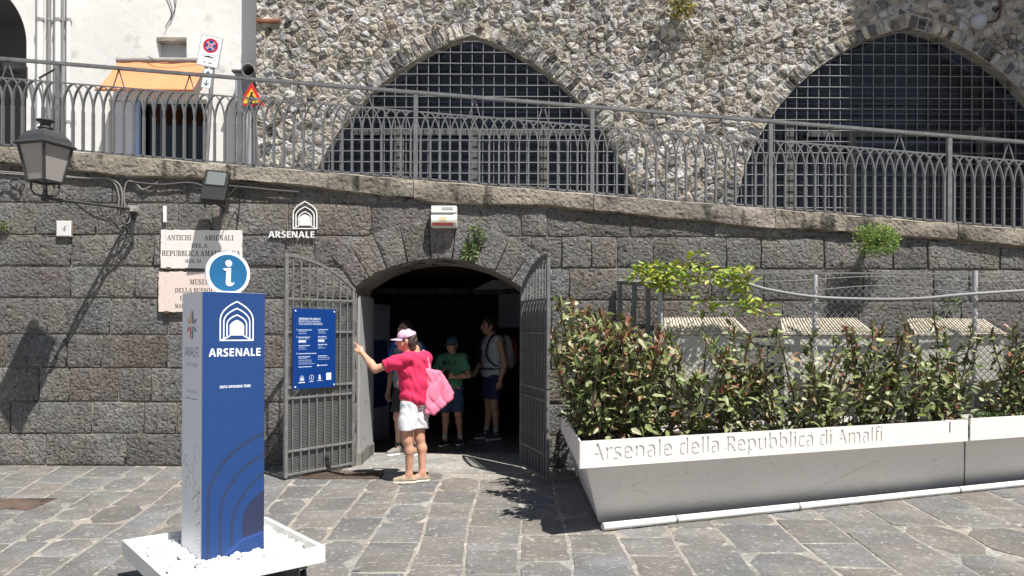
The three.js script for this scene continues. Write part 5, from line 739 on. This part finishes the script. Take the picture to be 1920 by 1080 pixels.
function headGeo(c, q, s, skin, opt = {}) { // c head centre, q orientation (faces local +z)
  const P = (x, y, z) => V3(x, y, z).multiplyScalar(s).applyQuaternion(q).add(c), e = (x, y, z, a, b, d) => ell(P(x, y, z), [a * s, b * s, d * s], q);
  const ps = [e(0, .025, -.012, .076, .088, .094), e(0, -.03, .02, .062, .075, .07), e(0, -.085, .045, .034, .026, .034), e(0, -.05, .055, .045, .04, .035), e(.038, -.03, .055, .025, .028, .025), e(-.038, -.03, .055, .025, .028, .025), e(0, .03, .078, .05, .012, .016)];
  const nose = [cap(P(0, .018, .083), P(0, -.024, .107), .009 * s, .014 * s), e(.012, -.027, .096, .010, .008, .010), e(-.012, -.027, .096, .010, .008, .010)], lips = [e(0, -.055, .085, .024, .0075, .012), e(0, -.067, .083, .019, .0075, .011)], ears = [e(.077, -.008, -.008, .010, .030, .019), e(-.077, -.008, -.008, .010, .030, .019)];
  const eyes = [P(.032, .008, .083), P(-.032, .008, .083)], neck = [cap(P(0, -.06, -.012), P(0, -.15, -.03), .052 * s, .054 * s)];
  const A = field(ps, .022), N = field(nose, .008), L = field(lips, .004), E = field(ears, .004), K = field(neck, .02);
  const f = (x, y, z) => { let d = A(x, y, z); for (const o of eyes) { const r = Math.hypot(x - o.x, y - o.y, z - o.z) - .016 * s; d = Math.max(d, -smin(r, 1, .001) * 1) ; } d = smin(d, N(x, y, z), .008); d = smin(d, L(x, y, z), .004); d = Math.min(d, E(x, y, z)); d = smin(d, K(x, y, z), .02); for (const o of eyes) d = Math.min(d, Math.hypot(x - o.x + 0, y - o.y, z - o.z) - .0135 * s); return d; };
  const [a, b] = bounds([...ps, ...nose, ...ears, ...neck], .012); const g = surfNet(f, a, b, .0048); const qi = q.clone().invert(), col = [], p = V3(), n = g.attributes.position;
  for (let i = 0; i < n.count; i++) { p.fromBufferAttribute(n, i).sub(c).applyQuaternion(qi).divideScalar(s); let k = skin; const ex = Math.abs(p.x) - .032; if (p.z > .06 && Math.hypot(ex, p.y - .008) < .0125) k = Math.hypot(ex, p.y - .008) < .0065 ? [.03, .02, .015] : [.55, .52, .5]; else if (p.z > .05 && Math.abs(p.y - .03) < .006 && Math.abs(ex) < .02) k = [.06, .04, .03]; else if (p.z > .07 && Math.hypot(p.x / .024, (p.y + .060) / .013) < 1) k = [skin[0] * .75, skin[1] * .45, skin[2] * .45]; col.push(...k); }
  g.setAttribute('color', new THREE.Float32BufferAttribute(col, 3)); return g;
}
function person(o) {
  const G = thing('person', o.label, 'person', o.pos), s = o.s, Y = yq(o.yaw), B = (x, y, z) => V3(x, y, z).multiplyScalar(s).applyQuaternion(Y), E = (x, y, z, a, b, c) => ell(B(x, y, z), [a * s, b * s, c * s], Y);
  const w = o.width || 1; const sk = o.skin, skinMat = new THREE.MeshPhysicalMaterial({ vertexColors: true, roughness: .55, sheen: .15 });
  const sh = [B(.165 * w, 1.345, -.01), B(-.165 * w, 1.345, -.01)], hip = [B(.085, .88, 0), B(-.085, .88, 0)];
  const arms = [o.armL, o.armR].map((a, i) => ({ s: sh[i], e: a.e, w: a.w })); const legs = [o.legL, o.legR].map((a, i) => ({ h: hip[i], k: a.k, a: a.a, d: a.d }));
  const torso = [E(0, .93, -.005, .155 * w, .12, .115), E(0, 1.07, .005, .142 * w, .15, .108 + (o.belly || 0)), E(0, 1.25, 0, .158 * w, .165, .112), cap(B(.12 * w, 1.36, -.015), B(-.12 * w, 1.36, -.015), .06 * s), cap(B(0, 1.38, -.015), B(0, 1.46, -.005), .056 * s, .052 * s)];
  const bust = o.bust ? [E(.07, 1.22, .085, .065, .07, .06), E(-.07, 1.22, .085, .065, .07, .06)] : [];
  const limb = []; for (const a of arms) { limb.push(cap(a.s, a.e, .05 * s, .040 * s), cap(a.e, a.e.clone().lerp(a.w, .35), .040 * s, .041 * s), cap(a.e.clone().lerp(a.w, .35), a.w, .041 * s, .027 * s)); }
  for (const l of legs) { const c = l.k.clone().lerp(l.a, .3).addScaledVector(l.d, -.018 * s); limb.push(cap(l.h, l.k, .088 * s, .056 * s), cap(l.k, c, .050 * s, .051 * s), cap(c, l.a, .051 * s, .034 * s), cap(l.a, l.a.clone().add(V3(0, -.045 * s, 0)).addScaledVector(l.d, .03 * s), .036 * s, .034 * s), cap(l.a.clone().add(V3(0, -.05 * s, 0)).addScaledVector(l.d, -.03 * s), l.a.clone().add(V3(0, -.058 * s, 0)).addScaledVector(l.d, .13 * s), .032 * s, .024 * s)); }
  const all = [...torso, ...bust, ...limb], [a, b] = bounds(all, .03); const gs = [tint(surfNet(field(all, .03), a, b, .0125), sk)];
  const hq = yq(o.headYaw).multiply(new THREE.Quaternion().setFromAxisAngle(V3(1, 0, 0), o.headPitch || 0)), hc = B(0, 1.555, .012).add(o.headOff || V3(0, 0, 0)); gs.push(headGeo(hc, hq, s * 1.02, sk));
  [o.armL, o.armR].forEach((q, i) => { if (q.noHand) return; gs.push(tint(handGeo(arms[i].w, q.dir, q.palm, q.thumb, q.curl, s * (o.handS || 1)), sk)); });
  mesh('body', gs, skinMat, G);
  // shirt
  const sl = o.sleeve, cut = arms.map(q => { const d = q.e.clone().sub(q.s), end = q.s.clone().addScaledVector(d, sl); d.normalize(); return { q, d, end }; });
  const sT = [...torso.slice(0, 4), ...bust], fT = field(sT, .04, .020 * s), hem = o.hem * s, neckY = 1.435 * s, fS = cut.map(c => field([cap(c.q.s, c.end, (.066 + (o.loose || 0)) * s, (.064 + (o.loose || 0)) * s)], .01));
  const fsh = (x, y, z) => { let d = fT(x, y, z); if (y < 1.0 * s) d -= .012 * (1 - y / (1.0 * s)) * 2; if (sl > 0) cut.forEach((c, i) => { const e = Math.max(fS[i](x, y, z), (x - c.end.x) * c.d.x + (y - c.end.y) * c.d.y + (z - c.end.z) * c.d.z); d = smin(d, e, .035); }); d += folds(x, y, z, 1, .0095); return Math.max(d, hem - y + .008 * Math.sin(x * 20 + z * 14), y - neckY); };
  const [sa, sb] = bounds([...sT, ...arms.map(q => cap(q.s, q.e, .08))], .05); const shirt = mesh('shirt', surfNet(fsh, sa, sb, .0105), o.shirtMat, G);
  // shorts
  const st = [ell(B(0, .93, -.005), [.165 * w * s, .13 * s, .128 * s], Y)]; const fs0 = field([...st, ...legs.map(l => { const e = l.h.clone().lerp(l.k, .85); return cap(l.h, e, .098 * s, (.086 + (o.flare || 0)) * s); })], .018); const sh0 = o.shortHem * s, shT = 1.02 * s;
  const fso = (x, y, z) => Math.max(fs0(x, y, z) + folds(x, y, z, 1.15, .0085), sh0 - y + .006 * Math.sin(x * 25), y - shT); const [ha, hb] = bounds([...st, ...legs.map(l => cap(l.h, l.k, .13))], .03); mesh('shorts', surfNet(fso, ha, hb, .0105), o.shortsMat, G);
  // shoes
  for (const l of legs) { const y = l.a.y, gr = V3(l.a.x, 0, l.a.z), sd = V3().crossVectors(V3(0, 1, 0), l.d); const p = [cap(gr.clone().addScaledVector(l.d, -.045 * s).setY(.045 * s), gr.clone().addScaledVector(l.d, .07 * s).setY(.045 * s), .040 * s, .042 * s), cap(gr.clone().addScaledVector(l.d, .07 * s).setY(.042 * s), gr.clone().addScaledVector(l.d, .145 * s).setY(.032 * s), .044 * s, .032 * s)]; if (o.trainer) p.push(cap(gr.clone().addScaledVector(l.d, -.02 * s).setY(.06 * s), l.a.clone().setY(.10 * s), .046 * s, .043 * s)); const ff = field(p, .02); const [fa, fb] = bounds(p, .02); const shoe = mesh('shoe', surfNet((x, y, z) => { let d = Math.max(ff(x, y, z), .018 - y); if (o.sandal) { const k = (x - gr.x) * l.d.x + (z - gr.z) * l.d.z; d = Math.max(d, Math.min(y - .05 * s, Math.abs(k - .03 * s) * .5 + .0 - .02, Math.abs(k + .03) - .012, k > .065 * s ? y - .075 * s : 1)); } return d; }, fa, fb, .007), o.shoeMat, G); const so = surfNet((x, y, z) => Math.max(ff(x, Math.min(.035, Math.max(y, .03)), z) - .004, y - .024, .001 - y), fa, fb, .006); mesh('sole', so, o.soleMat || M.white, shoe); if (o.sock) mesh('sock', rod(l.a.clone().setY(.09 * s), l.a.clone().lerp(l.k, .16), .040 * s, .041 * s, 14), o.sock, G); }
  // hair, cap
  const hp = (x, y, z) => V3(x, y, z).multiplyScalar(s).applyQuaternion(hq).add(hc), he = (x, y, z, a, b, c) => ell(hp(x, y, z), [a * s, b * s, c * s], hq), qi = hq.clone().invert(), tmp = V3();
  if (o.hair) { const hs = [he(0, .03, -.018, .084, .096, .098), ...(o.hairBack ? [he(0, -.03, -.06, .074, .085, .055), he(0, -.085, -.07, .06, .05, .04)] : [he(0, -.01, -.04, .078, .075, .07)])], fh = field(hs, .03), [x0, x1] = bounds(hs, .02); mesh('hair', surfNet((x, y, z) => { tmp.set(x, y, z).sub(hc).applyQuaternion(qi).divideScalar(s); const u = tmp.x, v = tmp.y, t = tmp.z; return Math.max(fh(x, y, z) + .004 * Math.sin(u * 160 + v * 40) + .003 * Math.sin(v * 90 + t * 120), (t - .035 - Math.max(0, v - .045) * 1.4) * .7, (t > -.01 && v < -.02) ? .01 : -1); }, x0, x1, .006), o.hair, G); }
  if (o.cap) { const cs = [he(0, .045, -.012, .090, .082, .105)], fc = field(cs, .01), [x0, x1] = bounds(cs, .02); const cm = mesh('cap', surfNet((x, y, z) => { tmp.set(x, y, z).sub(hc).applyQuaternion(qi).divideScalar(s); return Math.max(fc(x, y, z) + .0025 * Math.sin(tmp.x * 110) * (tmp.y > .05 ? 1 : .3) + .0025 * Math.sin(tmp.z * 70 + tmp.y * 60), (.028 - tmp.y + Math.max(0, -tmp.z) * .28) * .9); }, x0, x1, .005), o.cap, G);
    const br = [], N = 12, K = 5, ix = []; for (let i = 0; i <= N; i++) for (let k = 0; k <= K; k++) { const a = lerp(-1.15, 1.15, i / N), r = lerp(.085, .085 + .085 * Math.cos(a * .9), k / K); const q = hp(Math.sin(a) * r * .92, .034 - .012 * (k / K) - .018 * Math.sin(a) ** 2, -.012 + Math.cos(a) * r * 1.08); br.push(q.x, q.y, q.z); } for (let i = 0; i < N; i++) for (let k = 0; k < K; k++) { const q = i * (K + 1) + k; ix.push(q, q + 1, q + K + 2, q, q + K + 2, q + K + 1); } const n0 = br.length / 3; for (let i = 0; i < n0; i++) br.push(br[i * 3], br[i * 3 + 1] - .006, br[i * 3 + 2]); const ix2 = ix.slice(); for (let i = 0; i < ix.length; i += 3) ix2.push(ix[i] + n0, ix[i + 2] + n0, ix[i + 1] + n0); for (let i = 0; i < N; i++) { const q = i * (K + 1) + K; ix2.push(q, q + n0, q + K + 1, q + K + 1, q + n0, q + n0 + K + 1); } const bg = new THREE.BufferGeometry(); bg.setAttribute('position', new THREE.Float32BufferAttribute(br, 3)); bg.setIndex(ix2); bg.computeVertexNormals(); mesh('cap_brim', bg, o.cap, cm); }
  return { G, B, sh, hc, hq, fsh, shirt };
}
const cloth = (r, g, b, rough = .9) => new THREE.MeshPhysicalMaterial({ color: lin(r, g, b), roughness: rough, sheen: .25, sheenRoughness: .7, bumpMap: limeBump, bumpScale: 0 });
const SK1 = [.56, .30, .20], SK2 = [.46, .27, .19];
{ // woman pointing at the notice board
  const d = 7.75, base = pix(776, 906, d), sc = d / FOCAL, W = (px, py, z) => V3((px - 776) * sc, (906 - py) * sc, z), yaw = -2.2, f = V3(Math.sin(yaw), 0, Math.cos(yaw));
  const fl = V3(-1, 0, -.12).normalize();
  const w = person({ label: 'person in pink shirt, white shorts and lilac cap pointing at the blue notice board', pos: V3(base.x, 0, -d), s: .955, yaw, width: 1.06, belly: .03, bust: 1, skin: SK1, headYaw: -1.5, headPitch: .06, headOff: V3(-.075, -.005, .02),
    armL: { e: W(707, 693, .13), w: W(679, 664, .02), dir: V3(-.75, .62, -.12), palm: V3(.1, -.35, -.9), thumb: V3(.2, .9, -.2), curl: [.04, .95, 1, 1.05, .6] },
    armR: { e: V3(.06, 1.06, -.24), w: V3(-.10, .99, -.33), dir: V3(-.9, .1, -.2), palm: V3(0, 0, 1), thumb: V3(0, 1, 0), curl: [.6, .6, .6, .6, .3] },
    legL: { k: W(765, 826, .07), a: W(768, 889, .05), d: V3(-1, 0, .12).normalize() }, legR: { k: W(785, 824, -.05), a: W(791, 889, -.03), d: V3(-.93, 0, .3).normalize() },
    sleeve: .68, loose: .012, hem: .845, shortHem: .585, flare: .022, shirtMat: cloth(.70, .028, .105), shortsMat: cloth(.78, .78, .80), shoeMat: std({ map: limeCol, color: lin(.46, .36, .24), roughness: .8 }), soleMat: std({ color: lin(.66, .62, .54) }), sandal: 1, hair: std({ color: lin(.045, .028, .02), roughness: .6 }), hairBack: 1, cap: cloth(.68, .42, .58) });
  // tote bag: its own thing, hanging from the shoulder
  const top = W(800, 694, -.05).add(w.G.position), bag = thing('tote_bag', 'soft pink tote bag hanging from the shoulder of the person in the pink shirt', 'bag', top);
  const BP = [[-3, -3], [26, 4], [51, 46], [47, 58], [16, 86], [-3, 84]].map(([x, y]) => [x * sc, -y * sc]); const pdist = (x, y) => { let d = 1e9, s = 1; for (let i = 0, j = BP.length - 1; i < BP.length; j = i++) { const [ax, ay] = BP[i], [bx2, by] = BP[j], ex = bx2 - ax, ey = by - ay, wx = x - ax, wy = y - ay, t = clamp((wx * ex + wy * ey) / (ex * ex + ey * ey), 0, 1); d = Math.min(d, Math.hypot(wx - ex * t, wy - ey * t)); if ((ay > y) !== (by > y) && x < (bx2 - ax) * (y - ay) / (by - ay) + ax) s = -s; } return s * d; };
  const fb = (x, y, z) => { const zc = z + .25 * (x - .08), d2 = pdist(x, y) + .022, th = .028 + .045 * clamp(-y / .4, 0, 1), dz = Math.abs(zc) - th; return Math.min(Math.max(d2, dz), 0) + Math.hypot(Math.max(d2, 0), Math.max(dz, 0)) - .022 + .0030 * Math.sin(x * 44 + y * 12 + Math.sin(y * 13 + x * 9) * 2.2) + .0016 * Math.sin(y * 31 - x * 17 + Math.sin(x * 40)) + .010 * Math.pow(Math.abs(Math.sin((x * 1.3 + y * .55) * 19 + Math.sin(y * 17) * .9)), 9) + .006 * Math.pow(Math.abs(Math.sin((y - x * .4) * 15 + Math.sin(x * 21))), 11); };
  mesh('bag_body', surfNet(fb, V3(-.12, -.54, -.2), V3(.34, .1, .22), .008), cloth(.76, .19, .31, .75), bag);
  const shw = w.sh[1].clone().add(w.G.position).sub(top); for (const z of [-.035, .03]) mesh('bag_handle', tube([V3(.03, -.04, z + .02), V3(.012, .06, z * .7), V3(shw.x + .035, shw.y + .0, shw.z + z + .07), V3(shw.x - .02, shw.y + .085, shw.z + z * .6 + .03), V3(shw.x - .06, shw.y + .03, shw.z - .08), V3(-.02, .02, z - .05), V3(.015, -.05, z - .06)], .011, 7, 40), cloth(.80, .22, .36), bag);
}
{ // boy
  const d = 10.25, base = pix(847, 836, d), f = yq(-.25), b = (x, y, z) => V3(x, y, z).applyQuaternion(f);
  const q = person({ label: 'boy in green shirt and blue cap holding a phone inside the doorway', pos: V3(base.x, 0, -d), s: .89, yaw: -.25, width: .98, skin: SK1, headYaw: -.35, headPitch: .1, armL: { e: b(.25, .97, .04), w: b(.10, .96, .22), dir: b(-.9, .1, .3), palm: b(0, .3, -1), thumb: V3(0, 1, 0), curl: [.6, .7, .7, .7, .4] }, armR: { e: b(-.25, .97, .04), w: b(-.12, .99, .22), dir: b(.8, .3, .3), palm: b(0, .2, -1), thumb: V3(0, 1, 0), curl: [.5, .6, .6, .6, .4] }, legL: { k: b(.09, .44, .0), a: b(.09, .09, -.10), d: b(.1, 0, 1).normalize() }, legR: { k: b(-.075, .44, .06), a: b(-.08, .09, .06), d: b(-.1, 0, 1).normalize() }, sleeve: .75, loose: .018, hem: .80, shortHem: .52, flare: .02, shirtMat: cloth(.09, .26, .15), shortsMat: cloth(.035, .07, .13), shoeMat: std({ color: lin(.03) }), trainer: 1, sock: std({ color: lin(.5) }), hair: std({ color: lin(.04, .025, .015) }), cap: cloth(.05, .12, .22) });
  const letters = new TextGeometry('N.Y.C', { font: FB, size: .062, depth: .012, curveSegments: 3 }); letters.center(); const lp = letters.attributes.position; const fw = V3(0, 0, 1).applyQuaternion(f), rt = V3(1, 0, 0).applyQuaternion(f);
  for (let i = 0; i < lp.count; i++) { const o = rt.clone().multiplyScalar(lp.getX(i)).add(V3(0, 1.14 + lp.getY(i), 0)); let t = .3; for (let k = 0; k < 60 && t > 0; k++) { const p = o.clone().addScaledVector(fw, t); if (q.fsh(p.x, p.y, p.z) < .002) break; t -= .004; } o.addScaledVector(fw, t + (lp.getZ(i) > 0 ? .004 : -.004)); lp.setXYZ(i, o.x, o.y, o.z); } letters.computeVertexNormals(); mesh('shirt_letters', letters, cloth(.015, .05, .035), q.G);
  const ph = thing('phone', 'small dark phone held by the boy in green', 'phone', V3(base.x, 0, -d).add(b(.015, .985, .285))); ph.rotation.set(-.5, -.25, 0); mesh('phone_body', rb(.075, .15, .012, 0, 0, 0, .005), M.blackPlastic, ph); mesh('phone_lens', cyl(.008, .008, .004, .022, .05, -.01, 10), M.galv, ph);
}
{ // man with backpack, right
  const d = 10.85, base = pix(922, 824, d), yaw = -1.0, f = yq(yaw), b = (x, y, z) => V3(x, y, z).applyQuaternion(f);
  const q = person({ label: 'person in pale sleeveless vest and navy shorts with a backpack inside the doorway', pos: V3(base.x, 0, -d), s: 1.06, yaw, width: 1.1, skin: SK2, headYaw: -1.15, headPitch: .1, headOff: b(0, 0, .05), armL: { e: b(.27, 1.10, -.05), w: b(.29, .87, .04), dir: V3(.05, -1, .1), palm: b(-1, 0, .2), thumb: b(0, 0, 1), curl: [.7, .7, .7, .7, .4] }, armR: { e: b(-.26, 1.12, .0), w: b(-.2, .93, .2), dir: b(.3, .1, 1), palm: b(1, 0, 0), thumb: V3(0, 1, 0), curl: [.6, .7, .7, .7, .3] }, legL: { k: b(.09, .5, .02), a: b(.09, .10, -.02), d: b(.1, 0, 1).normalize() }, legR: { k: b(-.09, .5, .0), a: b(-.09, .10, .04), d: b(-.1, 0, 1).normalize() }, sleeve: 0, hem: .86, shortHem: .56, flare: .016, shirtMat: cloth(.42, .47, .54), shortsMat: cloth(.025, .03, .10), shoeMat: std({ color: lin(.06) }), trainer: 1, sock: std({ color: lin(.4) }), hair: std({ color: lin(.025, .018, .012) }) });
  const bp = thing('backpack', 'pale grey backpack with red trim worn by the person in the vest', 'backpack', V3(base.x, 0, -d).add(b(0, .0, -.0)));
  const pk = field([ell(b(0, 1.27, -.24), [.15, .25, .105], f), ell(b(0, 1.14, -.29), [.12, .13, .08], f)], .03); mesh('pack_body', surfNet((x, y, z) => pk(x, y, z) + folds(x, y, z, .6, .005), b(0, 1.25, -.25).add(V3(-.32, -.42, -.32)), b(0, 1.25, -.25).add(V3(.32, .42, .32)), .011), cloth(.50, .49, .47), bp);
  mesh('red_trim', tube([b(.13, 1.48, -.28), b(.15, 1.36, -.31), b(.13, 1.12, -.33)], .008, 6), cloth(.5, .05, .05), bp);
  for (const x of [.115, -.115]) mesh('pack_strap', tube([b(x, 1.40, -.15), b(x, 1.52, -.06), b(x, 1.50, .07), b(x * 1.05, 1.36, .155), b(x * 1.15, 1.2, .165), b(x * 1.5, 1.08, .05), b(x * 1.2, 1.08, -.15)], .014, 7, 36), cloth(.02, .022, .03), bp); mesh('hip_belt', tube([b(.14, 1.03, -.16), b(.185, 1.03, 0), b(.13, 1.03, .14), b(0, 1.03, .178), b(-.13, 1.03, .14), b(-.185, 1.03, 0), b(-.14, 1.03, -.16)], .013, 7, 36), cloth(.02, .022, .03), bp);
}
{ // man half hidden behind the woman
  const d = 9.42, base = pix(760, 852, d), yaw = -.75, f = yq(yaw), b = (x, y, z) => V3(x, y, z).applyQuaternion(f);
  person({ label: 'person in grey shirt with blue pack straps half hidden behind the pointing person', pos: V3(base.x, 0, -d), s: 1.02, yaw, width: 1.12, skin: SK2, headYaw: -.6, armL: { e: b(.27, 1.08, -.03), w: b(.25, .84, .08), dir: V3(0, -1, .1), palm: b(-1, 0, 0), thumb: b(0, 0, 1), curl: [.5, .5, .5, .5, .3] }, armR: { e: b(-.30, 1.07, -.02), w: b(-.29, .80, .05), dir: V3(-.02, -1, .05), palm: b(1, 0, 0), thumb: b(0, 0, 1), curl: [.45, .5, .55, .55, .3] }, legL: { k: b(.09, .48, .0), a: b(.1, .095, -.08), d: b(.1, 0, 1).normalize() }, legR: { k: b(-.09, .48, .05), a: b(-.1, .095, .03), d: b(-.05, 0, 1).normalize() }, sleeve: .62, loose: .016, hem: .84, shortHem: .54, flare: .015, shirtMat: cloth(.24, .28, .34), shortsMat: cloth(.03, .03, .035), shoeMat: std({ map: limeCol, color: lin(.30, .27, .23) }), trainer: 1, sock: std({ color: lin(.05) }), hair: std({ color: lin(.02, .015, .012) }) });
  const bp = thing('backpack', 'blue backpack worn by the person half hidden in the doorway', 'backpack', V3(base.x, 0, -d)); const pk = field([ell(b(0, 1.22, -.22), [.145, .22, .095], f)], .03); mesh('pack_body', surfNet(pk, b(0, 1.22, -.22).add(V3(-.26, -.27, -.26)), b(0, 1.22, -.22).add(V3(.26, .27, .26)), .012), cloth(.03, .07, .28), bp);
  for (const x of [.115, -.115]) mesh('pack_strap', tube([b(x, 1.36, -.14), b(x, 1.465, -.05), b(x, 1.43, .08), b(x * 1.05, 1.3, .15), b(x * 1.15, 1.16, .15), b(x * 1.6, 1.04, .03), b(x * 1.2, 1.04, -.15)], .024, 7, 36), cloth(.03, .09, .42), bp);
}
for (const o of scene.children) if (o.isMesh) o.castShadow = o.receiveShadow = true;
renderer.render(scene, camera);
